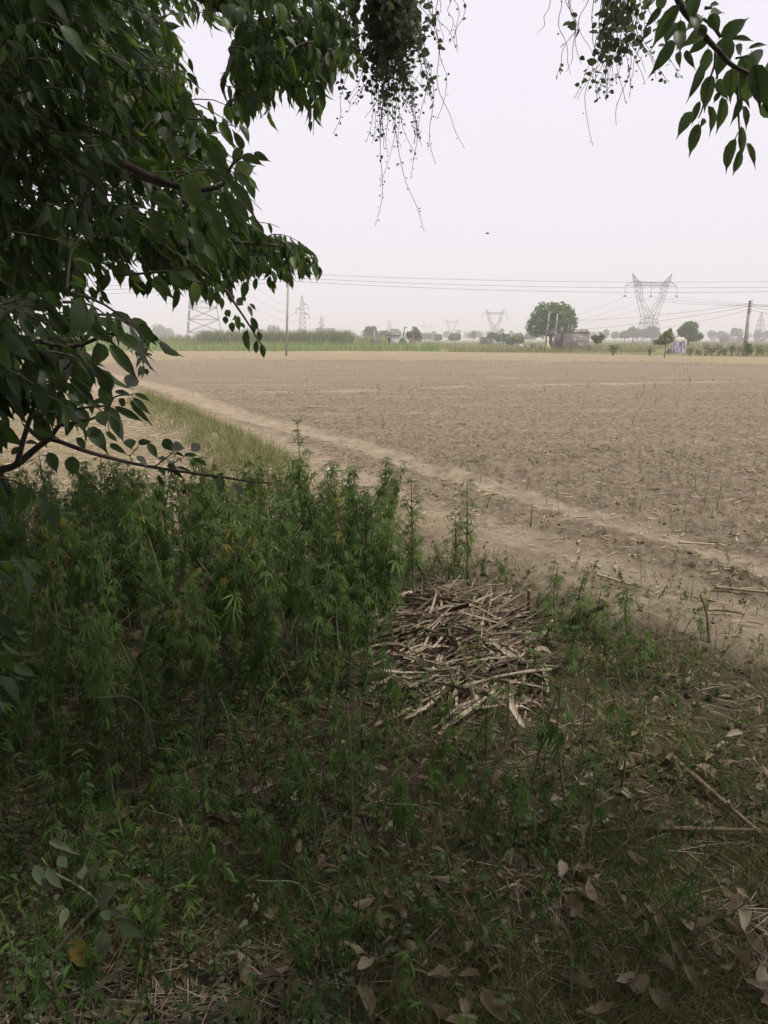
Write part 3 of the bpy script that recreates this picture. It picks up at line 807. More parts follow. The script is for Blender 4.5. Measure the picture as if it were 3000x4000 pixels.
# leaning right pole
RYp = 76
rb = at(2906, 1395, RYp); rb.z = gzf(rb.x, RYp)
rt = at(2930, 1174, RYp)
e = psc_pole('concrete_pole', 'leaning concrete pole with short iron arms at the far right', rb, rt, 0.36, 0.17)
for k, py in enumerate((1176, 1187, 1197, 1209, 1219)):
    c = at(2929 - (py - 1174) * 0.108, py, RYp)
    pole_iron(e, [[c + Vector((-0.18, -0.1, 0)), c + Vector((0.16, -0.1, 0)), c + Vector((0.24, -0.1, 0.08))]], 0.03, 'arm')
for k, (pyl, pyr, lp) in enumerate(((1187, 1180, (2050, 1245)), (1197, 1196, (2040, 1290)), (1209, 1228, (2360, 1292)))):
    c = at(2927, pyl, RYp)
    wire('%s slack wire joining the leaning right pole from the left' % ('upper', 'middle', 'lower')[k], at(lp[0], lp[1], 150), c, 0.8, 0.015, 'wires of the leaning pole')
    wire('%s wire leaving the leaning right pole to the right' % ('upper', 'middle', 'lower')[k], c, at(3500, pyr + 20, 90), 0.7, 0.015, 'wires leaving the leaning pole')
for k, (bx, tx, ty) in enumerate(((2128, 2147, 1216), (2160, 2178, 1226))):
    b_ = at(bx, 1372, 104); b_.z = gzf(b_.x, 104)
    e = psc_pole('twin_pole', ('left', 'right')[k] + ' one of the twin slim poles before the large round tree', b_, at(tx, ty, 104), 0.22, 0.15, 'twin poles at the hut')
    pole_iron(e, [[at(tx - 4 - 3, ty + 45 - 9 * k, 103.8), at(tx + 8 - 4, ty + 45 - 9 * k, 103.8)]], 0.04, 'clamp')
e = thing('cross_channel', 'dark iron channels tying the twin slim poles together', 'channel', tuple(at(2140, 1310, 103.7)))
for py, xa, xb in ((1256, 2136, 2178), (1293, 2132, 2172), (1311, 2128, 2170)):
    s = Soup(); s.tube([at(xa, py, 103.7), at(xb, py, 103.7)], 0.05, 4); part('channel', s, M['dark_iron'], e)
s = Soup(); c = at(2150, 1305, 103.4); s.box((c.x, c.y, c.z - 0.25), (0.7, 0.4, 0.6)); part('switch_box', s, M['slab'], e)
def thin_pole(label, px, Y, top, lean=0.0, w=0.14, mat='concrete'):
    x = at(px, 1325, Y).x
    b_ = Vector((x, Y, gzf(x, Y))); t_ = at(px + lean, top, Y)
    e = thing('thin_pole', label, 'pole', tuple(b_), None)
    s = Soup(); s.tube([b_ - Vector((0, 0, 0.2)), t_], [w, w * 0.8], 6); part('shaft', s, M[mat], e, True)
    s = Soup(); s.tube([t_ + Vector((-0.1, 0, -0.3)), t_ + Vector((0.6, 0, -0.25))], 0.07, 5); part('arm', s, M['dark_iron'], e)
thin_pole('dark leaning wooden pole behind the dark tarpaulin heap', 1571, 165, 1275, 10, 0.14, 'dark_iron')
thin_pole('thin upright pole left of the small stone house', 1873, 230, 1297, 0, 0.11)
thin_pole('thin pale pole standing in the copse', 1957, 195, 1315, 0, 0.08)
thin_pole('thin pale pole in front of the pale yellowish clump', 1462, 250, 1288, 0, 0.1, 'white_wall')

# buildings
def box_part(e, name, c, size, mat, rz=0.0, taper=1.0):
    s = Soup(); s.box(c, size, rz, 0.5, taper); return part(name, s, M[mat], e)
def hut():
    Y = 128
    c = at(2201, 1325, Y); x0 = c.x
    z = gzf(x0, Y)
    e = thing('brick_hut', 'weathered grey hut with white graffiti and roof pillars beside the large tree', 'hut', (x0, Y, z))
    e.rotation_euler.z = -0.12
    def bp(name, c, size, mat, rz=0):
        s = Soup(); s.box(c, size, rz); return link(name, s.mesh(name, M[mat]), e)
    bp('front_wall', (2.05, 0.1, -0.1), (4.1, 0.22, 2.72), 'plaster')
    bp('side_wall', (0.11, 2.21, -0.1), (0.22, 4.0, 2.72), 'plaster_dark')  # shade of the left-facing wall is put into the darker plaster
    bp('side_wall', (3.99, 2.21, -0.1), (0.22, 4.0, 2.6), 'plaster')
    bp('back_wall', (2.05, 4.32, -0.1), (4.1, 0.22, 2.72), 'plaster')
    bp('lean_to', (-0.62, 1.6, -0.1), (1.2, 2.0, 2.55), 'plaster_dark')  # left wing's shaded side likewise carried by the darker plaster
    bp('roof', (2.05, 2.2, 2.63), (4.3, 4.5, 0.12), 'slab')
    bp('pillar', (1.35, 0.35, 2.752), (0.36, 0.36, 1.05), 'plaster')
    bp('pillar', (-0.2, 1.6, 2.46), (0.3, 0.3, 1.0), 'plaster')
    bp('post', (0.85, 1.2, 2.752), (0.08, 0.08, 1.35), 'concrete')
    bp('ledge', (1.7, -0.06, 0.45), (1.1, 0.10, 0.07), 'slab')
    s = Soup(); gg = np.random.default_rng(9)
    crown_soup(s, [(3.1, 0.5, 2.9, 0.9, 0.7, 0.35), (3.9, 0.0, 2.6, 0.4, 0.4, 0.6), (0.6, -0.1, 2.45, 0.7, 0.25, 0.35)], 260, 0.16, 44)
    link('dry_creeper', s.mesh('dry_creeper', M['crown_dry']), e)
    def letters(txt, x, zz, size, mat='white_paint', ry=0.0):
        cu = bpy.data.curves.new('letter', 'FONT'); cu.body = txt; cu.size = size; cu.extrude = 0.004; cu.resolution_u = 2
        o = bpy.data.objects.new('letter', cu); COL.objects.link(o)
        bpy.context.view_layer.update()
        me = bpy.data.meshes.new_from_object(o.evaluated_get(bpy.context.evaluated_depsgraph_get()))
        bpy.data.objects.remove(o)
        me.materials.clear(); me.materials.append(M[mat])
        lo = link('letter', me, e)
        lo.rotation_euler = (math.radians(90), ry, 0); lo.location = (x, -0.018, zz)
    for txt, x, zz, sz in (('9', 1.55, 1.25, 0.95), ('T', 2.35, 1.45, 0.95), ('E', 2.8, 1.5, 0.8), ('R', 3.3, 1.45, 0.85), ('N', 2.4, 0.55, 0.8), ('2', 3.0, 0.6, 0.75)):
        letters(txt, x, zz, sz)
    for k in range(5):
        s = Soup(); s.box((2.16, -0.014, 0.62 + k * 0.16), (0.16, 0.012, 0.09)); link('red_mark', s.mesh('red_mark', M['red_paint']), e)
    s = Soup(); s.box((2.16, -0.004, 0.48), (0.26, 0.01, 0.95)); link('white_patch', s.mesh('white_patch', M['white_paint']), e)
hut()
def shed():
    Y = 150
    x0 = at(1535, 1325, Y).x
    e = thing('field_shed', 'small whitewashed shed with two dark roof slabs in the tall grass', 'shed', (x0, Y, gzf(x0, Y)))
    for nm, c, sz, mt in (('wall', (-1.08, 0, -0.1), (0.12, 2.2, 2.25), 'white_wall'), ('wall', (-0.76, 0, 1.85), (0.52, 2.2, 0.302), 'white_wall'), ('wall', (0.43, 0, -0.1), (1.84, 2.2, 2.25), 'white_wall'), ('door', (-0.755, 0.5, 0.0), (0.51, 0.5, 1.85), 'slab'),
                          ('roof_slab', (-0.75, 0, 2.155), (1.1, 2.5, 0.22), 'slab'), ('roof_slab', (0.68, 0, 2.155), (1.6, 2.5, 0.2), 'slab')):
        s = Soup(); s.box(c, sz); link(nm, s.mesh(nm, M[mt]), e)
shed()
def heap(name, label, cat, px, Y, w, h, mat, top=0.55, seed=1, d=1.0, shape=1.0):
    x0 = at(px, 1325, Y).x; z0 = gzf(x0, Y)
    V, T = [], []
    n, mlv = 16, 7
    gg = random.Random(seed)
    ws = [1 + gg.uniform(-0.10, 0.10) for _ in range(n)]
    for j in range(mlv + 1):
        t = j / mlv
        rr = (1 - (1 - top) * t ** shape) if j < mlv else top * 0.55
        for k in range(n):
            a = 2 * math.pi * k / n
            fold = 1 + 0.05 * math.sin(a * 5 + t * 3 + seed)
            V.append((w / 2 * rr * ws[k] * fold * math.cos(a), d * w / 2 * rr * ws[k] * math.sin(a), h * (t if j < mlv else 1.02) - 0.05 + gg.uniform(-0.03, 0.03) * h))
    for j in range(mlv):
        for k in range(n):
            a, b = j * n + k, j * n + (k + 1) % n
            T += [[a, b, b + n], [a, b + n, a + n]]
    V.append((0, 0, h * 1.05 - 0.05)); c = len(V) - 1
    T += [[mlv * n + k, mlv * n + (k + 1) % n, c] for k in range(n)]
    me = new_mesh(name, V, T, M[mat], None, True)
    return tag(link(name, me, loc=(x0, Y, z0)), label, cat)
heap('covered_heap', 'low flat-topped heap under dark tarpaulin left of the shed', 'heap', 1462, 148, 2.0, 1.7, 'tarp_dark', 0.9, 1)
heap('covered_heap', 'dark tarpaulin heap with slanted sides right of the shed', 'heap', 1573, 147, 2.1, 1.85, 'tarp_dark', 0.42, 2)
heap('dung_stack', 'brown pointed dung-cake stack beside the dark tarpaulin heap', 'stack', 1612, 148, 1.5, 2.35, 'dung', 0.16, 3, 1.0, 1.7)
heap('straw_heap', 'yellow straw heap at the foot of the large round tree', 'heap', 2136, 138, 1.5, 1.1, 'hay', 0.3, 4, 1.0, 1.4)
heap('rubble_heap', 'brown brushwood heap left of the twin poles', 'heap', 2117, 112, 0.9, 0.7, 'dung', 0.4, 5)
heap('earth_heap', 'small brown mound at the foot of the near beam tower', 'heap', 2478, 240, 2.2, 0.9, 'dung', 0.2, 6)
x0 = at(1634, 1325, 150).x
e = thing('low_wall', 'short white wall piece right of the brown dung-cake stack', 'wall', (x0, 150, gzf(x0, 150)))
s = Soup(); s.box((0, 0, -0.1), (0.85, 0.25, 1.1)); s.box((0, 0, 1.001), (0.95, 0.35, 0.08)); link('wall_panel', s.mesh('wall_panel', M['white_wall']), e)
def house(label, px, Y, w, h, mat, seed=0, roofbox=False, door=True):
    x0 = at(px, 1325, Y).x
    e = thing('village_house', label, 'house', (x0, Y, gzf(x0, Y)))
    def bp(nm, c, sz, mt):
        s = Soup(); s.box(c, sz); link(nm, s.mesh(nm, M[mt]), e)
    bp('wall', (0, 0, -0.1), (w, w * 0.7, h + 0.1), mat)
    bp('roof', (0, 0, h), (w * 1.05, w * 0.75, 0.18), 'slab')
    n = max(1, int(w / 3))
    for k in range(n):
        bp('window', (-w / 2 + w * (k + 0.5) / n, -w * 0.35 - 0.02, h * 0.4), (0.8, 0.08, 0.9), 'slab')
    if roofbox:
        bp('water_tank', (w * 0.25, 0, h + 0.182), (1.0, 1.0, 1.1), 'white_wall')
house('small dark stone house at the left edge of the copse', 1896, 228, 2.8, 1.9, 'plaster_dark')
house('low grey stone house wing beside the copse trees', 1916, 232, 2.4, 1.7, 'plaster')
house('grey house with a flat roof behind the leafless tree', 2832, 405, 4.2, 2.9, 'plaster_dark')
house('pinkish house right of the leafless tree', 2862, 400, 3.3, 3.0, 'pink_wall')
house('pale low house between the tree and the leafless one', 2786, 420, 2.6, 1.9, 'white_wall', roofbox=True)
house('blue grey long low house behind the leaning pole', 2893, 410, 5.0, 2.2, 'plaster')
house('low pink wall house right of the leaning pole', 2972, 380, 4.4, 1.6, 'pink_wall')
house('far white shed roof in the middle fields', 1690, 520, 5.0, 2.4, 'white_wall')
house('far pale house by the left treeline', 470, 420, 4.5, 3.4, 'pink_wall')
heap('white_sack_pile', 'pile of bright white sacks in the field left of the large tree', 'sacks', 2034, 175, 1.4, 0.42, 'white_plastic', 0.6, 8, 0.6)
heap('white_sack_pile', 'flatter strip of white sacks near the large tree trunk', 'sacks', 2068, 178, 2.0, 0.22, 'white_plastic', 0.7, 9, 0.4)
# printed stack
def printed_stack():
    Y = 92
    x0 = at(2655, 1325, Y).x
    e = thing('printed_stack', 'fodder stack wrapped in purple and white printed sheet, cream domed top', 'stack', (x0, Y, gzf(x0, Y)))
    def ring(zs, mat, nm):
        V, T = [], []
        n = 20
        for z, w in zs:
            for k in range(n):
                a = 2 * math.pi * k / n
                f = 1 + 0.05 * math.sin(a * 6 + z * 2)
                sq = 1 / max(abs(math.cos(a)), abs(math.sin(a))) ** 0.6
                V.append((w * f * sq * math.cos(a), w * f * sq * math.sin(a), z))
        for j in range(len(zs) - 1):
            for k in range(n):
                a, b = j * n + k, j * n + (k + 1) % n
                T += [[a, b, b + n], [a, b + n, a + n]]
        link(nm, new_mesh(nm, V, T, M[mat], None, True), e)
    ring([(-0.1, 0.66), (0.3, 0.72), (0.7, 0.73), (1.1, 0.71), (1.38, 0.70)], 'printed', 'printed_sheet')
    ring([(1.34, 0.73), (1.5, 0.71), (1.66, 0.6), (1.78, 0.42), (1.84, 0.18), (1.85, 0.01)], 'cream_cloth', 'domed_top')
    s = Soup(); s.tube([(0.25, -0.78, 0.5), (0.27, -0.80, 1.4), (0.36, -0.76, 1.95)], 0.03, 5); link('stick', s.mesh('stick', M['bark']), e)
printed_stack()
heap('covered_heap', 'low dark tarpaulin hump against the purple printed stack', 'heap', 2619, 89, 0.85, 0.62, 'tarp_dark', 0.45, 12)

# bushes along the far verge
def bush(label, px, Y, w, h, seed, mat='crown', n=420, size=0.10, group=None):
    x0 = at(px, 1325, Y).x; z0 = gzf(x0, Y)
    e = thing('bush', label, 'bush', (x0, Y, z0), group)
    gg = random.Random(seed)
    L = [(x0 + gg.uniform(-0.3, 0.3) * w, Y + gg.uniform(-0.2, 0.2) * w, z0 + h * gg.uniform(0.35, 0.7), w * gg.uniform(0.22, 0.4), w * 0.3, h * gg.uniform(0.25, 0.38)) for _ in range(6)]
    s = Soup()
    for l in L:
        s.tube(smooth_path([(x0 + gg.uniform(-0.1, 0.1), Y, z0 - 0.05), ((x0 + l[0]) / 2, Y, z0 + h * 0.3), (l[0], l[1], z0 + h * gg.uniform(0.7, 1.0))], 3), np.linspace(0.025, 0.008, 7), 4)
    part('stem', s, M['bark'], e)
    s = Soup(); crown_soup(s, L, n, size, seed, gap=0.25)
    part('foliage', s, M[mat], e)
bush('dense dark green bush on the verge right of the hut', 2400, 80, 1.1, 1.2, 1)
bush('spindly bush in the verge between the tower and young tree', 2540, 78, 0.6, 1.0, 2, 'crown', 160, 0.08)
bush('small spiky bush left of the twin poles', 2083, 112, 0.9, 1.1, 3, 'crown', 220)
bush('low brush at the foot of the large tree', 2190, 100, 1.6, 0.7, 4, 'crown_pale', 300)
bush('low green brush in front of the graffiti hut wall', 2230, 100, 2.0, 0.8, 5, 'crown_dry', 340)
bush('pale brush at the right corner of the hut', 2300, 104, 1.3, 1.0, 6, 'crown_dry', 260)
g = random.Random(3)
for k, px in enumerate((2700, 2738, 2760, 2785, 2812, 2836, 2862, 2884, 2918, 2940, 2962, 2986, 3015, 3040, 3070)):
    bush('grey green bush in the hedge along the field edge by the leaning pole', px, 77 + g.uniform(-1, 5), g.uniform(0.8, 1.3), g.uniform(0.75, 1.35), 20 + k, g.choice(['crown', 'crown_pale', 'crown_pale', 'crown_dry']), 300, 0.1, 'hedge bushes by the leaning pole')
bush('dark leafy climber bush clinging to the leaning pole foot', 2925, 75.2, 0.7, 1.4, 50, 'crown', 300, 0.12)

# tall grass and cane stands, verge weeds (uncountable masses)
def blades(name, label, cat, P, hgt, wid, mat, seed, tr=(0, 1), lean=0.25, bend=(0.1, 0.6)):
    gg = np.random.default_rng(seed)
    s = Soup()
    n = len(P)
    which = gg.integers(0, 3, n)
    for k in range(3):
        m = which == k
        c = int(m.sum())
        if not c: continue
        tp = blade_tpl(bend[0] + (bend[1] - bend[0]) * k / 2, 2 if n > 4000 else 3)
        a = gg.uniform(0, 2 * math.pi, c)
        z = np.stack([lean * gg.normal(size=c), lean * gg.normal(size=c), np.ones(c)], 1)
        z /= np.linalg.norm(z, axis=1, keepdims=True)
        y = np.stack([np.cos(a), np.sin(a), np.zeros(c)], 1)
        y -= (y * z).sum(1, keepdims=True) * z; y /= np.linalg.norm(y, axis=1, keepdims=True)
        R = np.stack([np.cross(y, z), y, z], 2)
        hh = gg.uniform(hgt[0], hgt[1], c)
        S = np.stack([gg.uniform(wid[0], wid[1], c), hh, hh], 1)
        s.inst(tp, P[m], R, S, np.clip(gg.uniform(tr[0], tr[1], c), 0, 1))
    o = link(name, s.mesh(name, M[mat]))
    return tag(o, label, cat, kind='stuff')
def scatter(n, pxr, Yr, seed, cond=None):
    gg = np.random.default_rng(seed)
    Y = gg.uniform(Yr[0], Yr[1], n); px = gg.uniform(pxr[0], pxr[1], n)
    X = (px - 1500) / F * (Y * CP + 0.3)
    if cond is not None:
        k = cond(X, Y, gg); X, Y = X[k], Y[k]
    return np.stack([X, Y, gz(X, Y) - 0.01], 1)
ragged = lambda a, b: (lambda X, Y, gg: (Y > a + 5 * pn(X / 9, Y / 9, 3)) & (Y < b + 6 * pn(X / 7, Y / 9, 4)))
blades('tall_grass', 'band of tall light green fodder grass at the edge of the stubble', 'grass', scatter(15000, (-300, 1720), (105, 128), 31, ragged(107, 126)), (0.8, 1.75), (0.03, 0.08), 'tall_grass', 1, (0, 1), 0.16)
blades('sugar_cane', 'dense stand of tall grey green sugar cane behind the light grass', 'cane', scatter(13000, (780, 1375), (131, 152), 32, ragged(133, 150)), (2.4, 3.7), (0.05, 0.12), 'cane', 2, (0, 0.95), 0.14, (0.05, 0.5))
blades('sugar_cane', 'shorter yellowing sugar cane stand at the left behind the grass', 'cane', scatter(9000, (-200, 800), (134, 156), 33), (1.8, 2.8), (0.05, 0.12), 'cane', 3, (0.35, 1), 0.10, (0.05, 0.5))
blades('sugar_cane', 'yellow cane rows behind the tarpaulin heaps', 'cane', scatter(2600, (1360, 1530), (168, 190), 34), (2.0, 2.8), (0.06, 0.13), 'cane', 4, (0.55, 1), 0.10, (0.05, 0.5))
blades('field_weeds', 'dry weeds along the bund at the end of the ploughed field', 'weeds', scatter(4500, (500, 3300), (48, 60), 35, lambda X, Y, gg: (pdist(X, Y, BUND3) < 0.8 * gg.uniform(0.2, 1, len(X))) & (pn(X / 1.3, Y * 0, 3) > -0.15)), (0.08, 0.32), (0.012, 0.03), 'bank_grass', 5, (0.1, 1))
blades('verge_weeds', 'dry yellow green weeds on the far verge', 'weeds', scatter(26000, (1600, 3300), (66, 124), 36, lambda X, Y, gg: (np.abs(Y - far_edge(X) - 4) < gg.uniform(0, 6, len(X))) & (X > 3 + gg.uniform(0, 6, len(X)))), (0.15, 0.55), (0.012, 0.04), 'bank_grass', 6, (0.2, 1), 0.3)
blades('verge_weeds', 'scrubby weeds around the hut and twin poles', 'weeds', scatter(6000, (1750, 2560), (96, 118), 37, lambda X, Y, gg: Y > far_edge(X)), (0.2, 0.75), (0.02, 0.05), 'bank_grass', 7, (0.1, 0.9), 0.3)
blades('pasture', 'rough yellow green pasture in the far fields', 'grass', scatter(16000, (1550, 3200), (120, 330), 38), (0.25, 0.7), (0.06, 0.16), 'bank_grass', 8, (0.1, 1), 0.3)
blades('stubble', 'short straw stubble in the pale field', 'stubble', scatter(9000, (100, 3200), (54, 105), 39, lambda X, Y, gg: Y < far_edge(X)), (0.04, 0.14), (0.01, 0.025), 'bank_grass', 9, (0.7, 1), 0.4)
blades('bank_grass', 'bright green grass on the low bank left of the track', 'grass', scatter(70000, (300, 1200), (7.5, 21), 40, lambda X, Y, gg: (pdist(X, Y, BANK) + 0.5 * pn(X / 0.6, Y / 0.6, 19) < 0.68 * gg.uniform(0.1, 1, len(X)) ** 0.7) & (pn(X / 0.3, Y / 0.3, 29) > gg.uniform(-0.5, 0.2, len(X)))), (0.06, 0.32), (0.003, 0.008), 'bank_grass', 10, (0.0, 0.85), 0.5)
blades('bund_weeds', 'pale green weeds on the low field bund', 'weeds', scatter(30000, (1700, 3300), (9, 15), 41, lambda X, Y, gg: (pdist(X, Y, BUND1) < 0.45 * gg.uniform(0.1, 1, len(X))) & (pn(X / 0.5, Y / 0.5, 7) > 0.0)), (0.02, 0.09), (0.004, 0.012), 'bank_grass', 11, (0, 0.8), 0.6)
blades('bund_weeds', 'sparse weeds on the second field bund', 'weeds', scatter(20000, (600, 3300), (20, 30), 42, lambda X, Y, gg: (pdist(X, Y, BUND2) < 0.6 * gg.uniform(0.1, 1, len(X))) & (pn(X / 0.9, Y / 0.9, 9) > 0.05)), (0.03, 0.14), (0.006, 0.015), 'bank_grass', 12, (0.1, 1), 0.6)

# ------------------------------------------------------------------ the ploughed field: clods, shoots, straw
def lying(P, ang, tilt, seed):
    gg = np.random.default_rng(seed)
    n = len(P)
    D = np.stack([np.cos(ang), np.sin(ang), tilt], 1)
    N = np.stack([gg.normal(0, 0.35, n), gg.normal(0, 0.35, n), np.ones(n)], 1)
    return frames(D, N)
def strip_tpl(seed, kink=0.15, w=1.0):
    g = random.Random(seed)
    V, T = [], []
    x = 0; z = 0
    n = 5
    for k in range(n + 1):
        t = k / n
        ww = w * (0.35 + 0.65 * math.sin(math.pi * min(1, 0.15 + t * 0.9)))
        x += g.uniform(-1, 1) * kink * 0.25; z += g.uniform(-1, 1) * kink * 0.18
        V += [(x * 0.4 - ww * 0.5, t - 0.5, z * 0.4 + 0.25 * ww * 0), (x * 0.4, t - 0.5, z * 0.4 + 0.0), (x * 0.4 + ww * 0.5, t - 0.5, z * 0.4)]
        if k:
            a, b = 3 * k - 3, 3 * k
            T += [[a, a + 1, b + 1], [a, b + 1, b], [a + 1, a + 2, b + 2], [a + 1, b + 2, b + 1]]
    return np.array(V, float), np.array(T)
def strip_mesh(seed, length, width, kink, mat, curl=0.0, fold=0.5):
    V, T = strip_tpl(seed, 0, 1)
    g = random.Random(seed * 7 + 1)
    V = V.copy()
    ts = V[:, 1] + 0.5
    a1, a2, a3 = g.uniform(-1, 1), g.uniform(-1, 1), g.uniform(-1, 1)
    tw = a3 * 1.2
    xo = V[:, 0] * width
    off = kink * length * (a1 * (ts - 0.5) ** 2 + 0.35 * a2 * np.sin(ts * 6))
    up = -curl * length * (ts - 0.5) ** 2 * 2 + 0.12 * kink * length * np.sin(ts * 5 + a1 * 3)
    vee = fold * np.abs(xo)
    c, s_ = np.cos(tw * (ts - 0.5)), np.sin(tw * (ts - 0.5))
    W = np.stack([off + xo * c - vee * s_, V[:, 1] * length, up + xo * s_ + vee * c], 1)
    # hashed tint per strip is left to the object's own random value
    return new_mesh('dry_cane_leaf', W, T, mat, np.full(len(W), 0.5 + g.uniform(-0.2, 0.2)))

def clods():
    gg = np.random.default_rng(77)
    oct_v = np.array([(1, 0, 0), (-1, 0, 0), (0, 1, 0), (0, -1, 0), (0, 0, 0.8), (0, 0, -0.6), (0.6, 0.6, 0.35), (-0.6, 0.55, 0.4), (0.5, -0.6, 0.45), (-0.55, -0.6, 0.3)], float)
    oct_f = np.array([[4, 0, 6], [4, 6, 2], [4, 2, 7], [4, 7, 1], [4, 1, 9], [4, 9, 3], [4, 3, 8], [4, 8, 0], [0, 5, 6], [6, 5, 2], [2, 5, 7], [7, 5, 1], [1, 5, 9], [9, 5, 3], [3, 5, 8], [8, 5, 0]])
    s = Soup()
    for (n, Y0, Y1, s0, s1) in ((16000, 4.2, 12, 0.003, 0.019), (7000, 9, 26, 0.005, 0.022)):
        P = scatter(n, (-100, 3300), (Y0, Y1), 70 + int(Y0))
        pa_, fi_, st_, gr_ = zones(P[:, 0], P[:, 1])
        k = (fi_ * (1 - 0.92 * pa_) > gg.uniform(0.2, 1, len(P))) & (pn(P[:, 0] / 0.8, P[:, 1] / 0.8, 15) > -0.25)
        P = P[k]
        c = len(P)
        S = (s0 + (s1 - s0) * gg.uniform(0, 1, c) ** 3)[:, None] * gg.uniform(0.7, 1.3, (c, 3))
        P[:, 2] += S[:, 2] * 0.3 + 0.008
        s.inst((oct_v, oct_f), P, frames(rand_dir(c, gg) * np.array([1, 1, 0.3]), np.tile([0.1, 0.1, 1.0], (c, 1))), S, gg.uniform(0, 1, c))
    o = link('soil_clods', s.mesh('soil_clods', M['clod']))
    tag(o, 'loose brown soil clods strewn over the ploughed field', 'clods', kind='stuff')
M['clod'] = leafmat('clod', [(0.0, (0.13, 0.10, 0.068)), (1.0, (0.30, 0.24, 0.165))], transl=0, rough=0.95, gloss=0.05, ns=30)
clods()

# young cane shoots, each its own thing
def shoot_mesh(seed):
    g = random.Random(seed)
    s = Soup()
    n = g.randint(2, 5)
    for k in range(n):
        a = g.uniform(0, 6.28)
        bend = g.uniform(0.1, 0.7)
        hh = g.uniform(0.5, 1.0)
        tv, tf = blade_tpl(bend, 4)
        ca, sa = math.cos(a), math.sin(a)
        R = np.array([[[ca, -sa, 0], [sa, ca, 0], [g.uniform(-0.2, 0.2), g.uniform(-0.2, 0.2), 1]]])
        s.inst((tv, tf), [[0, 0, -0.03]], R, np.array([[g.uniform(0.020, 0.036), hh, hh]]), 0.5 + g.uniform(-0.3, 0.3))
    return s.mesh('cane_shoot', M['shoot'])
SHOOT = [shoot_mesh(k) for k in range(9)]
g = random.Random(31)
named = [(2010, 2035, 0.19, 'bright green cane shoot beside the dead leaf on the track'), (2700, 2330, 0.22, 'pair of tall green cane shoots at the right edge of the track'), (2760, 2400, 0.26, 'tallest thin green shoot right of the hemp saplings'), (2620, 2280, 0.2, 'thin green shoot just left of the paired shoots'),
         (2325, 1920, 0.2, 'single upright green shoot in the dark soil before the bund'), (2780, 2020, 0.22, 'thin shoot standing by the scattered straw at right'), (2560, 2240, 0.16, 'small brownish shoot near the long cane stick')]
for px, py, h, lab in named:
    q = gp(px, py); q.z = gzf(q.x, q.y)
    o = tag(link('cane_shoot', SHOOT[g.randrange(9)], loc=q), lab, 'shoot', 'cane shoots in the field')
    o.scale = (h / 0.8,) * 3; o.rotation_euler.z = g.uniform(0, 6.28)
cnt = 0
while cnt < 270:
    px, py = g.uniform(700, 3050), 1425 + (2150 - 1425) * g.random() ** 1.7
    q = gp(px, py)
    if q.y < float(fy(RUT1, q.x)) + 0.4 and g.random() < 0.85:
        continue
    if pn(np.array([q.x / 2.2]), np.array([q.y / 3.0]), 12)[0] < g.uniform(-0.25, 0.25):
        continue
    q.z = gzf(q.x, q.y)
    o = tag(link('cane_shoot', SHOOT[g.randrange(9)], loc=q), 'thin green cane shoot sprouting from the open ploughed field', 'shoot', 'cane shoots in the field')
    zone_ = ('before the first bund' if q.y < 10.5 else 'between the two bunds' if q.y < 23 else 'beyond the second bund') + (', left part' if px < 1500 else ', middle part' if px < 2250 else ', right part')
    o['label'] = 'thin cane shoot in the field ' + zone_; o['group'] = 'cane shoots ' + zone_
    h = g.uniform(0.09, 0.34) * (1.0 if q.y < 20 else 1.5)
    o.scale = (h * g.uniform(0.9, 1.5), h * g.uniform(0.9, 1.5), h)
    o.rotation_euler.z = g.uniform(0, 6.28)
    cnt += 1
STRAW = [strip_mesh(k + 100, 1.0, 0.05 + 0.05 * (k % 3), 0.10, M['straw_field'], 0.03) for k in range(8)]
cnt = 0
while cnt < 230:
    px, py = g.uniform(500, 3050), 1480 + (2480 - 1480) * g.random() ** 1.2
    q = gp(px, py)
    if q.y < float(fy(RUT2, q.x)) - 0.7:
        continue
    l = g.choice([0.06, 0.08, 0.1, 0.14, 0.18, 0.28]) * g.uniform(0.7, 1.2)
    q.z = gzf(q.x, q.y) + 0.022
    o = tag(link('straw_piece', STRAW[g.randrange(8)], loc=q), 'pale dry cane straw lying on the bare field soil', 'straw', 'straw strewn on the field')
    zone_ = ('on the track' if q.y < float(fy(RUT1, q.x)) + 0.3 else 'before the first field bund' if q.y < 10.5 else 'between the two field bunds' if q.y < 23 else 'beyond the second field bund') + (', left part' if px < 1500 else ', middle part' if px < 2250 else ', right part')
    o['label'] = ('long' if l > 0.17 else 'short') + ' pale straw piece lying ' + zone_; o['group'] = o['label'] + 's'
    wk = min(1.0, 0.16 / l)
    o.scale = (l * max(wk, 0.35) * g.uniform(0.6, 1.3), l, l)
    o.rotation_euler = (g.uniform(-0.06, 0.06), g.uniform(-0.3, 0.3), g.gauss(1.5, 0.7))
    cnt += 1
def stalk(name, label, a, b, r, mat='straw_field', cat='stalk', za=0.03, zb=0.03, bend=0.0, group=None):
    A, B = gp(*a), gp(*b)
    A.z = gzf(A.x, A.y) + za; B.z = gzf(B.x, B.y) + zb
    mid = (A + B) / 2 + Vector((bend * 0.3, 0, bend))
    e = thing(name, label, cat, tuple(A), group)
    s = Soup()
    pts = smooth_path([A, mid, B], 6)
    rr = [r * (1 - 0.35 * k / 12) * (1.25 if k % 4 == 0 else 1.0) for k in range(13)]
    s.tube(pts, rr, 6, 0.45); part('stem', s, M[mat], e, True)
    return e
stalk('cane_stick', 'long brown cane stick lying across the right edge of the track', (2790, 2300), (3010, 2330), 0.012)
stalk('cane_stick', 'double cane stick lying in the field at right', (2650, 2118), (2790, 2128), 0.011)
stalk('cane_stick', 'short brown stick lying behind the hemp saplings at right', (2330, 2260), (2470, 2300), 0.010)
stalk('cane_stick', 'thin stick lying on the far track near the grass bank', (740, 1645), (865, 1672), 0.014)
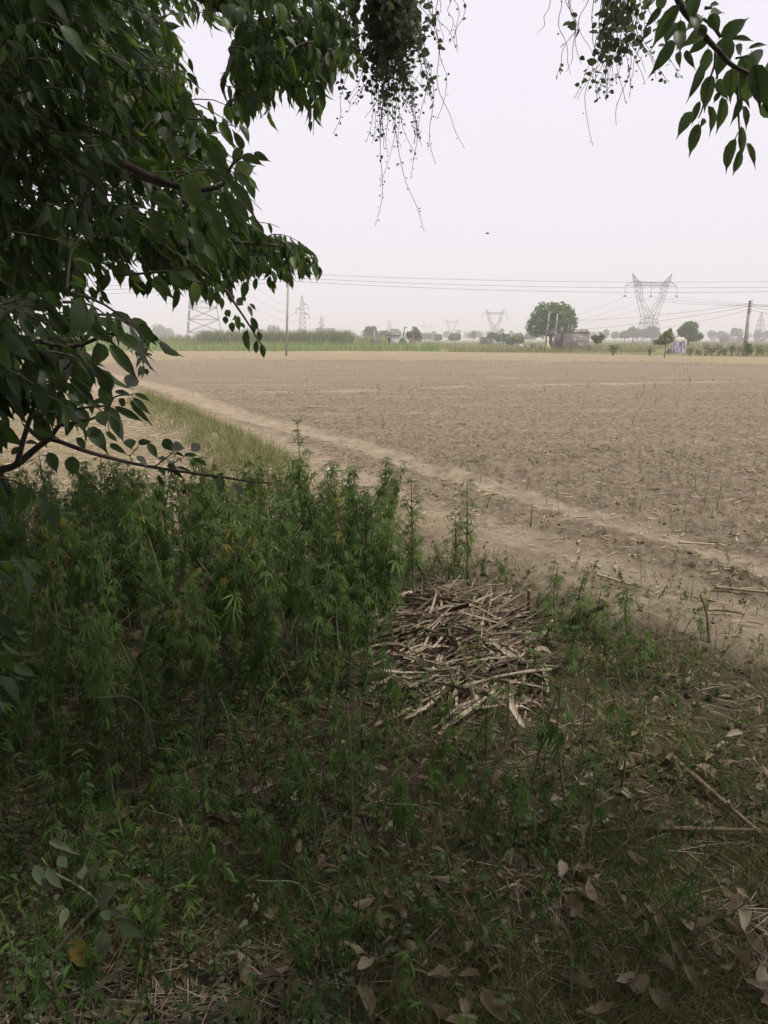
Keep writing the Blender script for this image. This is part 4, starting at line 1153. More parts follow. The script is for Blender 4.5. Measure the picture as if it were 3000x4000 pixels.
stalk('cane_stick', 'long thin stick lying in the middle of the ploughed field', (1180, 1595), (1290, 1600), 0.014)
stalk('cane_stick', 'slanting dry cane stick on the leaf litter at the right', (2630, 2985), (2965, 3280), 0.011)
stalk('cane_stick', 'pale level cane stick among dry leaves at the right edge', (2540, 3262), (2965, 3268), 0.008)
stalk('cane_stick', 'pale stick half buried in litter in the right middle', (2020, 3260), (2230, 3220), 0.010)
stalk('cane_stick', 'thick grey stick leaning up out of the weeds right of the straw pile', (2245, 2440), (2365, 2470), 0.022, 'straw_field', 'stick', 0.02, 0.17)
stalk('cane_stub', 'dark upright cane stub at the right end of the straw pile', (2066, 2400), (2064, 2405), 0.018, 'straw', 'stub', 0.0, 0.16)
stalk('cane_stub', 'taller slanting cane stub at the right end of the straw pile', (2085, 2440), (2105, 2440), 0.017, 'straw', 'stub', 0.0, 0.20)
stalk('thorn_twig', 'dark bent twig standing at the edge of the bare soil', (2770, 2515), (2720, 2480), 0.008, 'bark', 'twig', 0.0, 0.24, 0.03)
# straw lying in the field left of the track
def flat_straw(name, label, P, lr, wr, seed, mat='straw_field', tr=(0.2, 1.0)):
    gg = np.random.default_rng(seed)
    s = Soup()
    n = len(P)
    tp = strip_tpl(seed, 0.25, 1.0)
    tp = (tp[0][:, :] * np.array([1, 1, 1]), tp[1])
    l = gg.uniform(lr[0], lr[1], n)
    R = lying(P, gg.uniform(0, 6.28, n), gg.normal(0, 0.12, n), seed)
    s.inst(tp, P, R, np.stack([gg.uniform(wr[0], wr[1], n), l, l * 0.5], 1), gg.uniform(tr[0], tr[1], n))
    return tag(link(name, s.mesh(name, M[mat])), label, 'straw', kind='stuff')
P = scatter(5000, (-100, 1400), (5.5, 16), 55, lambda X, Y, gg: (Y < fy(RUT2, X) - 0.5) & (X < -0.2)); P[:, 2] += 0.02
flat_straw('field_straw', 'chopped pale straw covering the field left of the track', P, (0.06, 0.32), (0.006, 0.016), 56)

P = scatter(15000, (300, 3300), (4.5, 34), 57, lambda X, Y, gg: (Y > fy(RUT2, X) - 0.5)); P[:, 2] += 0.03
flat_straw('field_chaff', 'tiny bits of pale chaff sprinkled over the ploughed field', P, (0.02, 0.11), (0.005, 0.015), 58)

# crumpled litter
q = gp(1287, 1850); q.z = gzf(q.x, q.y)
gg = np.random.default_rng(4)
a = np.linspace(0, 2 * math.pi, 10)[:-1]
V = [(0.055 * math.cos(t) * gg.uniform(0.6, 1.3), 0.04 * math.sin(t) * gg.uniform(0.6, 1.3), z * 0.5 * gg.uniform(0.5, 1.4)) for z in (0.0, 0.05, 0.09) for t in a] + [(0, 0, 0.1)]
T = [[j * 9 + k, j * 9 + (k + 1) % 9, (j + 1) * 9 + (k + 1) % 9] for j in range(2) for k in range(9)] + [[j * 9 + k, (j + 1) * 9 + (k + 1) % 9, (j + 1) * 9 + k] for j in range(2) for k in range(9)] + [[18 + k, 18 + (k + 1) % 9, 27] for k in range(9)]
tag(link('plastic_wrapper', new_mesh('plastic_wrapper', V, T, M['white_plastic']), loc=q), 'crumpled white plastic wrapper lying beside the track', 'wrapper')

# bird in the sky
q = at(1903, 912, 60)
e = thing('bird', 'tiny dark bird gliding in the empty pale sky', 'bird', tuple(q))
s = Soup(); s.tube([(-0.16, 0, 0), (-0.06, 0, 0.01), (0.08, 0, 0.0), (0.2, 0, 0.03)], [0.012, 0.045, 0.04, 0.008], 6)
link('body', s.mesh('body', M['bird'], True), e)
for sy in (-1, 1):
    V = [(0.06, sy * 0.02, 0.02), (-0.05, sy * 0.02, 0.02), (-0.03, sy * 0.22, 0.06), (0.06, sy * 0.2, 0.07), (-0.04, sy * 0.42, 0.03)]
    link('wing', new_mesh('wing', V, [[0, 1, 2], [0, 2, 3], [3, 2, 4]], M['bird']), e)

# ------------------------------------------------------------------ pile of dry cane leaves
PC = (0.42, 4.0)
def pile_h(x, y):
    u, v = (x - PC[0]) / 0.40, (y - PC[1]) / 0.80
    return 0.13 * (1 + 0.4 * math.sin(x * 9 + y * 4) * math.cos(y * 7))  * math.exp(-(u * u + v * v) * 1.1)
e = thing('cane_leaf_pile', 'heap of dry brown cane leaves and stalks beside the hemp thicket', 'pile', (PC[0], PC[1], gzf(*PC)))
STRIPS = [strip_mesh(200 + k, 1.0, [0.030, 0.042, 0.060, 0.085][k % 4], [0.04, 0.16, 0.08, 0.26][k % 4], M['straw'], [0.0, 0.15, 0.3][k % 3], 0.45) for k in range(16)]
s = Soup()
V, T = [], []
for j in range(9):
    for k in range(18):
        a = 2 * math.pi * k / 18
        r = j / 8
        xx, yy = PC[0] + 0.55 * r * math.cos(a), PC[1] + 1.0 * r * math.sin(a)
        V.append((xx, yy, gzf(xx, yy) + pile_h(xx, yy) * 0.8 - 0.03))
for j in range(8):
    for k in range(18):
        a, b = j * 18 + k, j * 18 + (k + 1) % 18
        T += [[a, b, b + 18], [a, b + 18, a + 18]]
s.add(V, T, 0.0)
part('core', s, M['dung'], e, True)
g = random.Random(17)
rest = Soup()
strip_T = None
n_strip = 0
for k in range(1900):
    x = g.gauss(PC[0], 0.23); y = g.gauss(PC[1], 0.43)
    u, v = (x - PC[0]) / 0.50, (y - PC[1]) / 0.98
    if u * u + v * v > 1:
        continue
    l = g.choice([0.1, 0.18, 0.26, 0.38, 0.55]) * g.uniform(0.8, 1.2)
    h = pile_h(x, y) * g.uniform(0.6, 1.05) + 0.015
    z = gzf(x, y) + h
    gx = (pile_h(x + 0.05, y) - pile_h(x - 0.05, y)) / 0.1; gy_ = (pile_h(x, y + 0.05) - pile_h(x, y - 0.05)) / 0.1
    a = g.gauss(0.55, 0.6) if g.random() < 0.72 else g.uniform(0, 3.14)
    D = Vector((math.cos(a), math.sin(a), gx * math.cos(a) + gy_ * math.sin(a) + g.gauss(0, 0.28))).normalized()
    N = Vector((-gx + g.gauss(0, 0.6), -gy_ + g.gauss(0, 0.45), 1))
    R = frames([tuple(D)], [tuple(N)])[0]
    me = STRIPS[g.randrange(16)]
    wk = g.uniform(0.35, 1.15) * min(2.0, 0.34 / l)
    if n_strip < 300 and h > pile_h(x, y) * 0.86:
        link('dry_cane_leaf', me, e, m4((x - PC[0], y - PC[1], z - e.location.z), R, (l * wk, l, l)))
        n_strip += 1
    else:
        co = np.empty(len(me.vertices) * 3, np.float32); me.vertices.foreach_get('co', co); co = co.reshape(-1, 3)
        tri = np.array([list(p_.vertices) for p_ in me.polygons]) if strip_T is None else strip_T
        strip_T = tri
        rest.inst((co, tri), [(x, y, z)], [R], np.array([[l * wk, l, l]]), g.uniform(0.05, 0.95))
part('loose_leaves', rest, M['straw'], e, kind='stuff')
for k in range(42):
    x = g.gauss(PC[0], 0.2); y = g.gauss(PC[1], 0.38)
    l = g.uniform(0.18, 0.5); a = g.gauss(0.6, 0.7)
    z = gzf(x, y) + pile_h(x, y) + 0.03
    d = Vector((math.cos(a), math.sin(a), g.gauss(0.05, 0.18))) * l * 0.5
    c = Vector((x, y, z))
    s = Soup(); s.tube(smooth_path([c - d, c + Vector((0, 0, g.uniform(-0.01, 0.02))), c + d], 4), [0.007 * (1.3 if j % 3 == 0 else 1) * g.uniform(0.8, 1.1) for j in range(9)], 6, g.uniform(0.1, 0.7))
    part('cane_stalk', s, M['straw'], e, True)

# ------------------------------------------------------------------ hemp
PALM = {('a'): palm_tpl(7, 0.45), ('b'): palm_tpl(5, 0.55, 0.09), ('c'): palm_tpl(7, 1.1, 0.085, 0.6), ('d'): palm_tpl(5, 0.15, 0.08), ('e'): palm_tpl(3, 0.5, 0.10, 0.7)}
def hemp_plan(seed, h, bushy=1.0, bare=0.2, droop=0.0, leaf=0.10, lean=0.1, step=0.055, top=4, kinds='aab'):
    """stem tubes and leaf placements of one plant of height h standing at the origin"""
    g = random.Random(seed)
    st = Soup(); leaves = []
    tip = Vector((g.uniform(-lean, lean), g.uniform(-lean, lean), 1)) * h
    path = smooth_path([(0, 0, -0.03), Vector((g.uniform(-0.03, 0.03), g.uniform(-0.03, 0.03), 0.5 * h)) + tip * 0.0 + Vector((tip.x * 0.35, tip.y * 0.35, 0)), tip], 6)
    st.tube(path, np.linspace(0.006 if h < 0.7 else 0.008, 0.002, len(path)), 5)
    def P(t):
        k = min(len(path) - 2, max(0, int(t * (len(path) - 1))))
        f = t * (len(path) - 1) - k
        return path[k].lerp(path[k + 1], f)
    def leaf_at(p, a, sz, dr, kind=None):
        d = Vector((math.cos(a), math.sin(a), -dr + g.uniform(-0.25, 0.25))).normalized()
        q = p + Vector((d.x, d.y, d.z * 0.4 + 0.25)) * sz * 0.45
        st.tube([p, q], 0.0012, 3)
        N = Vector((-math.cos(a) * 0.2 + g.gauss(0, 0.25), -math.sin(a) * 0.2 + g.gauss(0, 0.25), 1))
        if dr > 1.0:
            N = Vector((math.cos(a), math.sin(a), 0.3))
        kind = kind or ('c' if dr > 0.8 and g.random() < 0.7 else g.choice(kinds))
        y = g.random()
        tint = 0.97 + 0.03 * g.random() if y < 0.010 else min(0.9, max(0.05, g.gauss(0.48, 0.2)))
        leaves.append((kind, q, d, N, sz, tint))
    n = max(3, int(h * (1 - bare * 0.5) / step))
    for k in range(n):
        t = bare + (1 - bare) * (k + 0.5) / n
        p = P(min(t, 0.995))
        a0 = g.uniform(0, 6.28)
        size = leaf * g.uniform(0.75, 1.2) * (1.0 if t < 0.8 else 0.75)
        for q_ in range(2):
            a = a0 + math.pi * q_ + g.uniform(-0.4, 0.4)
            leaf_at(p, a, size, droop + 0.45 * (1 - t) + 0.1)
            if g.random() < 0.55 * bushy and t < 0.9:
                l = h * g.uniform(0.10, 0.24) * (1.15 - t)
                e_ = p + Vector((math.cos(a + 0.4) * l, math.sin(a + 0.4) * l, l * 1.1))
                st.tube([p, e_], [0.003, 0.0015], 4)
                for r_ in range(3):
                    leaf_at(e_.lerp(p, 0.28 * r_), g.uniform(0, 6.28), size * 0.75, droop + 0.25)
    for k in range(top):
        leaf_at(P(0.985), g.uniform(0, 6.28), leaf * 0.6, -0.5 + droop, 'd' if droop < 0.6 else None)
    return st, leaves
def foliage_mesh(leaves, mat='hemp'):
    s = Soup()
    for kd in 'abcde':
        L = [l for l in leaves if l[0] == kd]
        if L:
            s.inst(PALM[kd], [tuple(l[1]) for l in L], frames([tuple(l[2]) for l in L], [tuple(l[3]) for l in L]), np.array([l[4] for l in L]), np.array([l[5] for l in L]))
    return s.mesh('foliage', M[mat])
VAR = []
for k in range(12):
    st, lv = hemp_plan(300 + k, 0.60 + 0.03 * k, bushy=[1.2, 0.7, 0.3][k % 3], bare=[0.12, 0.3, 0.45][k % 3], droop=[0.3, 0.55, 0.8][k % 3], leaf=[0.066, 0.072, 0.060][k % 3], lean=0.22, step=[0.05, 0.055, 0.06][k % 3], kinds='e' if k % 4 == 3 else 'aab')
    VAR.append((st.mesh('stem', M['hemp_stem']), foliage_mesh(lv), 0.60 + 0.03 * k))
def inside(px, py, poly):
    c = False
    for (x1, y1), (x2, y2) in zip(poly, poly[1:] + poly[:1]):
        if (y1 > py) != (y2 > py) and px < (x2 - x1) * (py - y1) / (y2 - y1) + x1:
            c = not c
    return c
HP = [(-250, 2075), (400, 2075), (900, 2090), (1250, 2130), (1520, 2200), (1560, 2400), (1520, 2640), (1360, 2800), (1050, 2800), (760, 2830), (450, 2930), (-250, 3150)]
HPW = [tuple(gp(*p)[:2]) for p in HP]
g = random.Random(23)
placed = []
tries = 0
while len(placed) < 295 and tries < 20000:
    tries += 1
    x, y = g.uniform(-4.2, 0.35), g.uniform(2.3, 7.0)
    if not inside(x, y, HPW):
        continue
    if any((x - a) ** 2 + (y - b) ** 2 < 0.10 ** 2 for a, b in placed):
        continue
    placed.append((x, y))
for k, (x, y) in enumerate(placed):
    st, fo, hh = VAR[k % 12]
    h = np.interp(y, [2.4, 3.2, 4.2, 5.2, 6.2, 7], [0.50, 0.70, 0.80, 0.72, 0.52, 0.40]) * g.uniform(0.62, 1.25)
    row = 'back row' if y > 5.3 else 'middle' if y > 3.9 else 'front row'
    col = 'by the left picture edge' if x < -0.36 * y else 'in its left half' if x < -0.2 * y else 'in its right half' if x < -0.06 * y else 'nearest the straw pile'
    e = thing('hemp_plant', 'leafy green hemp plant in the %s of the thicket, %s' % (row, col), 'hemp plant', (x, y, gzf(x, y)), 'hemp plants, %s, %s' % (row, col))
    e.scale = (h / hh * g.uniform(0.95, 1.25),) * 2 + (h / hh,)
    e.rotation_euler = (g.gauss(0, 0.14), g.gauss(0, 0.14), g.uniform(0, 6.28))
    link('stem', st, e); link('foliage', fo, e)
for k in range(20):
    x, y = g.uniform(-0.05, 0.85), g.uniform(4.95, 5.75)
    st, fo, hh = VAR[(k * 5) % 12]
    h = g.uniform(0.12, 0.32)
    e = thing('hemp_plant', 'short hemp plant in the sparse weeds behind the straw pile', 'hemp plant', (x, y, gzf(x, y)), 'short hemp behind the straw pile')
    e.scale = (h / hh * 1.7,) * 2 + (h / hh,)
    e.rotation_euler = (g.gauss(0, 0.15), g.gauss(0, 0.15), g.uniform(0, 6.28))
    link('stem', st, e); link('foliage', fo, e)
PALM_ME = {k: new_mesh('leaf', v[0], v[1], M['hemp'], np.full(len(v[0]), 0.5)) for k, v in PALM.items()}
PALM_YE = {k: new_mesh('leaf', v[0], v[1], M['yellow_leaf'], np.full(len(v[0]), 0.5)) for k, v in PALM.items()}
def hemp_one(label, base_px, Y, top_py, seed, group, **kw):
    x = at(base_px, 1325, Y).x
    z0 = gzf(x, Y)
    h = at(base_px, top_py, Y).z - z0
    st, lv = hemp_plan(seed, h, **kw)
    e = thing('hemp_plant', label, 'hemp plant', (x, Y, z0), group)
    link('stem', st.mesh('stem', M['hemp_stem'], True), e)
    R = frames([tuple(l[2]) for l in lv], [tuple(l[3]) for l in lv])
    for r_, l in zip(R, lv):
        link('leaf', (PALM_YE if l[5] > 0.96 else PALM_ME)[l[0]], e, m4(l[1], r_, l[4]))
    return e
G1 = 'tall hemp plants rising above the thicket'
hemp_one('tallest hemp plant with a dark seedy spike above the thicket', 1165, 4.9, 1640, 1, G1, bushy=0.5, bare=0.3, leaf=0.07, lean=0.03)
hemp_one('tall hemp plant with loose dark top against the track', 1490, 4.6, 1795, 2, G1, bushy=0.5, bare=0.3, leaf=0.08, lean=0.04)
hemp_one('full leafy hemp plant right of the loose dark-topped one', 1630, 4.4, 1880, 3, G1, bushy=1.1, bare=0.3, leaf=0.08, lean=0.06)
hemp_one('thin sparse hemp plant standing alone above the straw pile', 1850, 5.0, 1875, 4, G1, bushy=0.2, bare=0.35, leaf=0.075, lean=0.06)
hemp_one('bushy hemp plant left of the tall seedy spike', 1010, 4.9, 1800, 5, G1, bushy=1.1, bare=0.2, leaf=0.075)
hemp_one('drooping bushy hemp plant below the long bare branch tip', 880, 4.6, 1880, 6, G1, bushy=1.2, bare=0.2, leaf=0.075)
hemp_one('bushy hemp plant just right of the tall seedy spike', 1290, 4.8, 1830, 7, G1, bushy=1.0, bare=0.2, leaf=0.09)
hemp_one('hemp plant with hanging leaves left of the straw pile', 1400, 4.0, 2010, 8, G1, bushy=1.0, bare=0.25, droop=0.5, leaf=0.085)
hemp_one('hemp plant overhanging the left edge of the straw pile', 1540, 3.9, 2040, 9, G1, bushy=1.0, bare=0.3, droop=0.4, leaf=0.085)
hemp_one('feathery light hemp plant behind the straw pile', 1790, 5.0, 2010, 10, G1, bushy=0.5, bare=0.2, leaf=0.07)
G2 = 'hemp saplings right of the straw pile'
for k, (px, Y, top, lab) in enumerate(((2235, 4.25, 2205, 'tallest hemp sapling right of the straw pile'), (2340, 4.2, 2240, 'bushy hemp sapling beside the grey leaning stick'), (2400, 4.05, 2300, 'small hemp sapling in front of the bushy one'), (2550, 3.95, 2285, 'hemp sapling nearest the bare track at right'),
                                       (2180, 3.9, 2330, 'leaning hemp sapling touching the straw pile end'), (2460, 3.75, 2400, 'low hemp sapling in the right weeds'), (2300, 3.6, 2440, 'low leafy sapling below the grey leaning stick'), (2600, 3.55, 2480, 'lowest hemp sapling at the bare soil edge'), (2130, 3.5, 2480, 'wilted sapling at the front right of the pile'))):
    hemp_one(lab, px, Y, top, 40 + k, G2, bushy=0.9, bare=0.15, droop=0.2, leaf=0.075)
G3 = 'wilting hemp stems in the foreground'
for k, (px, Y, top, lab) in enumerate(((2150, 2.55, 2660, 'wilted dark hemp stem with hanging clump of leaves at centre right'), (2330, 2.45, 2620, 'slender wilted hemp stem right of the hanging leaf clump'), (2560, 2.6, 2660, 'wilted hemp stem furthest right in the foreground'), (1560, 2.9, 2560, 'thin wilted hemp stem before the straw pile'),
                                       (1740, 2.5, 2800, 'short wilted hemp stem below the straw pile'), (1900, 2.45, 2860, 'wilted hemp with brown lower leaves near centre'), (1420, 2.6, 2760, 'wilted yellowing hemp stem left of centre'), (1280, 2.4, 2760, 'hemp stem leaning at the front of the thicket'),
                                       (2020, 2.2, 2960, 'small wilted hemp near the curled dry leaves'), (1640, 2.15, 3000, 'lone thin hemp stem with few leaves low at centre'), (1180, 2.2, 2940, 'tall bare-footed hemp stem at lower left centre'), (2430, 2.2, 2960, 'low wilted hemp right of centre'),
                                       (1000, 2.05, 3150, 'drooping hemp with pale stems at lower left'), (700, 2.0, 3260, 'drooping hemp top beside the broad-leaved shoot'), (140, 1.9, 3260, 'dark hemp plant at the lower left edge'), (330, 2.2, 3000, 'dark hemp plant behind the broad-leaved shoot'))):
    hemp_one(lab, px, Y, top, 70 + k, G3, bushy=0.12, bare=g.uniform(0.35, 0.6) if px > 500 else 0.25, droop=g.uniform(0.35, 0.9), leaf=0.07, lean=0.22, step=0.10, top=2)
# low mixed undergrowth between the plants
def undergrowth(name, label, n, seed, dens, hr, lr, mat='hemp', tr=(0.05, 0.95)):
    gg = np.random.default_rng(seed); g_ = random.Random(seed)
    s = Soup()
    narrow = (LEAF_LO[0] * np.array([0.55, 1, 1]), LEAF_LO[1])
    P, D, N, S, T = [], [], [], [], []
    Pp, Dp, Np, Sp, Tp = [], [], [], [], []
    k = 0
    while k < n:
        x, y = gg.uniform(-2.4, 2.6), gg.uniform(1.25, 5.6)
        if gg.uniform() > dens(x, y):
            continue
        k += 1
        h = g_.uniform(*hr); z = gzf(x, y)
        b = Vector((x, y, z - 0.01)); t = b + Vector((g_.gauss(0, 0.3), g_.gauss(0, 0.3), 1)) * h
        s.tube([b, b.lerp(t, 0.5) + Vector((g_.gauss(0, 0.01), g_.gauss(0, 0.01), 0)), t], [0.0022, 0.0016, 0.0008], 3, 0.55)
        tint0 = g_.uniform(*tr)
        m = g_.randint(5, 11)
        palm = g_.random() < 0.4
        for j in range(m):
            f = g_.uniform(0.3, 1.0)
            a = g_.uniform(0, 6.28); q = b.lerp(t, f)
            d = Vector((math.cos(a), math.sin(a), g_.gauss(-0.2, 0.45))); nn = Vector((g_.gauss(0, 0.4), g_.gauss(0, 0.4), 1))
            tt = min(0.9, max(0.02, tint0 + g_.gauss(0, 0.1)))
            (Pp if palm else P).append(tuple(q)); (Dp if palm else D).append(tuple(d)); (Np if palm else N).append(tuple(nn)); (Sp if palm else S).append(g_.uniform(*lr)); (Tp if palm else T).append(tt)
    s.inst(narrow, P, frames(D, N), np.array(S), np.array(T))
    s.inst(PALM['b'], Pp, frames(Dp, Np), np.array(Sp) * 0.9, np.array(Tp))
    tag(link(name, s.mesh(name, M[mat])), label, 'weeds', kind='stuff')
def den_left(x, y):
    return 0.95 * np.clip(0.55 - 0.75 * (x + 0.15) + 1.1 * float(pn(np.array([x / 0.35]), np.array([y / 0.35]), 61)[0]), 0.0, 1) * (y < 3.6)
def den_right(x, y):
    e1 = math.exp(-((x - 1.25) / 0.42) ** 2 - ((y - 3.75) / 0.6) ** 2) + 0.8 * math.exp(-((x - 0.75) / 0.7) ** 2 - ((y - 2.75) / 0.35) ** 2) + 0.9 * math.exp(-((x - 0.45) / 0.45) ** 2 - ((y - 5.15) / 0.3) ** 2)
    return max(0.0, e1 * (0.8 + 1.2 * float(pn(np.array([x / 0.3]), np.array([y / 0.3]), 62)[0])) + 0.03)
undergrowth('weed_undergrowth', 'low tangled green weeds spreading from the thicket to the lower left', 1100, 81, den_left, (0.06, 0.40), (0.025, 0.055), 'hemp')
undergrowth('weed_undergrowth', 'low browning weeds mixed through the shaded foreground', 600, 83, lambda x, y: 0.3 + 0.5 * den_left(x, y), (0.05, 0.22), (0.02, 0.045), 'dry_weed')
undergrowth('weed_undergrowth', 'low weeds around the right side and front of the straw pile', 620, 82, den_right, (0.04, 0.22), (0.02, 0.045), 'dry_weed')
# weeds filling the floor: thin bare stems
g = random.Random(41)
for k in range(34):
    x, y = g.uniform(-1.0, 1.2), g.uniform(1.5, 2.9)
    l = g.uniform(0.25, 0.6)
    a = g.uniform(0, 6.28)
    ln = g.uniform(0.1, 0.6)
    b = Vector((x + math.cos(a) * l * ln, y + math.sin(a) * l * ln, l * (1 - 0.5 * ln)))
    e = thing('arching_weed', 'thin pale bare weed arching over the shaded foreground litter', 'weed', (x, y, gzf(x, y)), 'bare weeds in the litter')
    zone_ = ('left of centre' if x < -0.3 else 'at the centre' if x < 0.4 else 'right of centre') + (' near the bottom' if y < 2.1 else ' before the straw pile')
    e['label'] = 'thin pale bare weed stalk arching over the litter ' + zone_; e['group'] = 'bare weeds ' + zone_
    s = Soup(); s.tube(smooth_path([(x, y, gzf(x, y) - 0.02), (x + (b.x - x) * 0.3, y + (b.y - y) * 0.3, b.z * 0.75), b], 5), np.linspace(0.0032, 0.0012, 11), 5, g.random())
    part('stalk', s, M['hemp_stem'], e, True)

# ------------------------------------------------------------------ litter under the tree
DRY = []
def dry_tpl(seed):
    gg = np.random.default_rng(seed)
    st = [(0.0, 0.015), (0.1, 0.13), (0.28, 0.22), (0.46, 0.25), (0.64, 0.20), (0.82, 0.10), (1.0, 0.01)]
    cu, cl, tw = gg.uniform(-1.6, 2.2), gg.uniform(-0.5, 0.6), gg.uniform(-0.8, 0.8)
    V, T = [], []
    for t, w in st:
        for j, f in enumerate((-1, -0.5, 0, 0.5, 1)):
            ww = w * (f if abs(f) < 1 else f * gg.uniform(0.72, 1.08))
            z = cu * ww * ww * 2.4 + cl * (t - 0.45) ** 2 + tw * ww * (t - 0.5) + gg.normal(0, 0.010) - (0.012 if j == 2 else 0)
            V.append((ww, t - 0.45 + (gg.normal(0, 0.012) if abs(f) == 1 else 0), z))
    for k in range(len(st) - 1):
        for j in range(4):
            a = 5 * k + j
            T += [[a, a + 1, a + 6], [a, a + 6, a + 5]]
    return np.array(V), np.array(T)
for k in range(10):
    V, T = dry_tpl(k)
    DRY.append(new_mesh('dry_leaf', V, T, M['dry_leaf'], np.full(len(V), 0.45), True))
g = random.Random(51)
def dry_leaf(px, py, size, label, rot=None, mesh=None, tilt=0.25, group='dry leaves on the shaded ground', lift=0.015):
    q = gp(px, py); q.z = gzf(q.x, q.y) + lift + size * 0.12
    o = tag(link('dry_leaf', mesh or DRY[g.randrange(10)], loc=q), label, 'dry leaf', group)
    o.scale = (size * g.uniform(0.65, 0.95), size * 0.9, size * g.uniform(0.9, 1.6))
    o.rotation_euler = (g.gauss(0, tilt), g.gauss(0, tilt), g.uniform(0, 6.28) if rot is None else rot)
    return o
for px, py, sz, rot, lab in ((1745, 3470, 0.13, 1.5, 'largest brown veined dry leaf below centre'), (1830, 3520, 0.09, 0.6, 'pale torn dry leaf touching the largest brown one'), (1050, 3270, 0.10, 0.9, 'pale grey upturned dry leaf left of centre'), (1800, 3300, 0.08, 0.2, 'upright pale dry leaf under the centre stems'),
                             (2870, 3600, 0.14, 2.2, 'big pale curled dry leaf at the right edge'), (2880, 3800, 0.12, 0.3, 'broad grey dry leaf low at the right edge'), (2490, 3890, 0.15, 2.4, 'long pale dry leaf at the bottom right'), (2570, 3960, 0.11, 0.4, 'dry leaf at the very bottom right of centre'),
                             (1840, 3870, 0.10, 1.7, 'pale cupped dry leaf at the bottom centre'), (1900, 3800, 0.12, 0.8, 'broad dull brown dry leaf at the bottom centre'), (2250, 3620, 0.12, 2.6, 'curled tan dry leaf in the right grass'), (2330, 3570, 0.10, 0.4, 'flat tan dry leaf beside the curled one'),
                             (2760, 3050, 0.16, 1.2, 'large pale dry leaf above the slanting cane stick'), (2690, 2980, 0.10, 2.8, 'pale dry leaf left of the large one at right'), (2310, 3260, 0.10, 1.0, 'tan dry leaf near the level cane stick'), (2280, 3340, 0.10, 0.1, 'dry leaf with notched edge right of centre')):
    dry_leaf(px, py, sz * 0.8, lab, rot, tilt=0.18, group=None, lift=0.03)
q = gp(370, 3840); q.z = gzf(q.x, q.y) + 0.05
V, T = leaf_tpl([(0.0, 0.02), (0.1, 0.2), (0.3, 0.36), (0.55, 0.36), (0.8, 0.2), (1.0, 0.01)], 0.15, 0.15, 0.06)
o = tag(link('fallen_leaf', new_mesh('fallen_leaf', V, T, M['yellow_leaf'], np.full(len(V), 0.5)), loc=q), 'broad yellow fallen leaf at the lower left', 'leaf')
o.scale = (0.07, 0.10, 0.10); o.rotation_euler = (0.45, -0.6, 0.8)
cnt = 0
while cnt < 284:
    px, py = g.uniform(600, 3350), 2560 + 1480 * g.random()
    if px < 1400 and (py < 2900 or g.random() < 0.55):
        continue
    if py < 2700 and px < 2500:
        continue
    d = gp(px, py)
    if pn(np.array([d.x / 0.5]), np.array([d.y / 0.5]), 33)[0] < g.uniform(-0.5, 0.3):
        continue
    zone_ = ('along the right edge' if px > 2700 else 'right of centre' if px > 2100 else 'near the centre' if px > 1400 else 'left of centre') + (' just past the straw pile' if py < 2950 else ' in the middle foreground' if py < 3450 else ' near the bottom')
    LAST = dry_leaf(px, py, g.choice([0.035, 0.05, 0.065, 0.08, 0.10]) * g.uniform(0.85, 1.15), 'dull brown dry leaf lying in the shaded leaf litter', tilt=0.24, lift=0.035)
    LAST['label'] = 'dull brown dry leaf in the shade ' + zone_; LAST['group'] = 'dry leaves ' + zone_
    cnt += 1
def shade_zone(X, Y, gg):
    return (Y < fy(RUT2, X) - 0.55 + 0.5 * pn(X / 0.6, Y / 0.6, 6)) & (Y > 1.0)
def in_view(n, seed, py0=2150, py1=4150, px0=-200, px1=3200, power=1.0, cond=None):
    if px1 >= 3200:
        n = int(n * (px1 + 1300 - px0) / (px1 - px0)); px1 += 1300
    if px0 <= -200:
        n = int(n * (px1 - px0 + 900) / (px1 - px0)); px0 -= 900
    gg = np.random.default_rng(seed)
    py = py0 + (py1 - py0) * gg.uniform(0, 1, n) ** power; px = gg.uniform(px0, px1, n)
    b = (2000 - py) / F
    dz = -SP + b * CP
    t = -H / dz
    X, Y = (px - 1500) / F * t, (CP + b * SP) * t
    k = shade_zone(X, Y, gg)
    if cond is not None:
        k &= cond(X, Y, gg)
    X, Y = X[k], Y[k]
    return np.stack([X, Y, gz(X, Y) - 0.005], 1)
Pg = in_view(85000, 61, cond=lambda X, Y, gg: pn(X / 0.45, Y / 0.45, 41) > gg.uniform(-0.45, 0.15, len(X)))
blades('floor_grass', 'mixed green and dry fine grass on the shaded ground under the tree', 'grass', Pg, (0.03, 0.14), (0.0010, 0.0024), 'grass', 20, (0, 0.95), 0.8, (0.1, 0.9))
Pg = in_view(9000, 62, 2600, 4150, 1700, 3200, cond=lambda X, Y, gg: pn(X / 0.6, Y / 0.6, 47) > 0.05)
blades('floor_grass', 'greener grass tufts on the right of the shaded ground', 'grass', Pg, (0.04, 0.14), (0.0012, 0.0026), 'grass', 21, (0, 0.4), 0.5, (0.1, 0.8))
Pg = in_view(6000, 63); Pg[:, 2] += 0.014
flat_straw('litter_straw', 'fine broken dry straw in the leaf litter', Pg, (0.03, 0.18), (0.0012, 0.0035), 64, 'straw', (0, 0.6))
Pg = in_view(2600, 65, 2600, 4150); Pg[:, 2] += 0.012
s = Soup(); gg = np.random.default_rng(65)
s.inst((np.array(LEAF_LO[0]), LEAF_LO[1]), Pg, lying(Pg, gg.uniform(0, 6.28, len(Pg)), gg.normal(0, 0.2, len(Pg)), 66), gg.uniform(0.03, 0.07, len(Pg)), gg.uniform(0, 0.8, len(Pg)))
tag(link('leaf_litter', s.mesh('leaf_litter', M['dry_leaf'])), 'small broken dry leaves carpeting the shaded ground', 'leaf litter', kind='stuff')
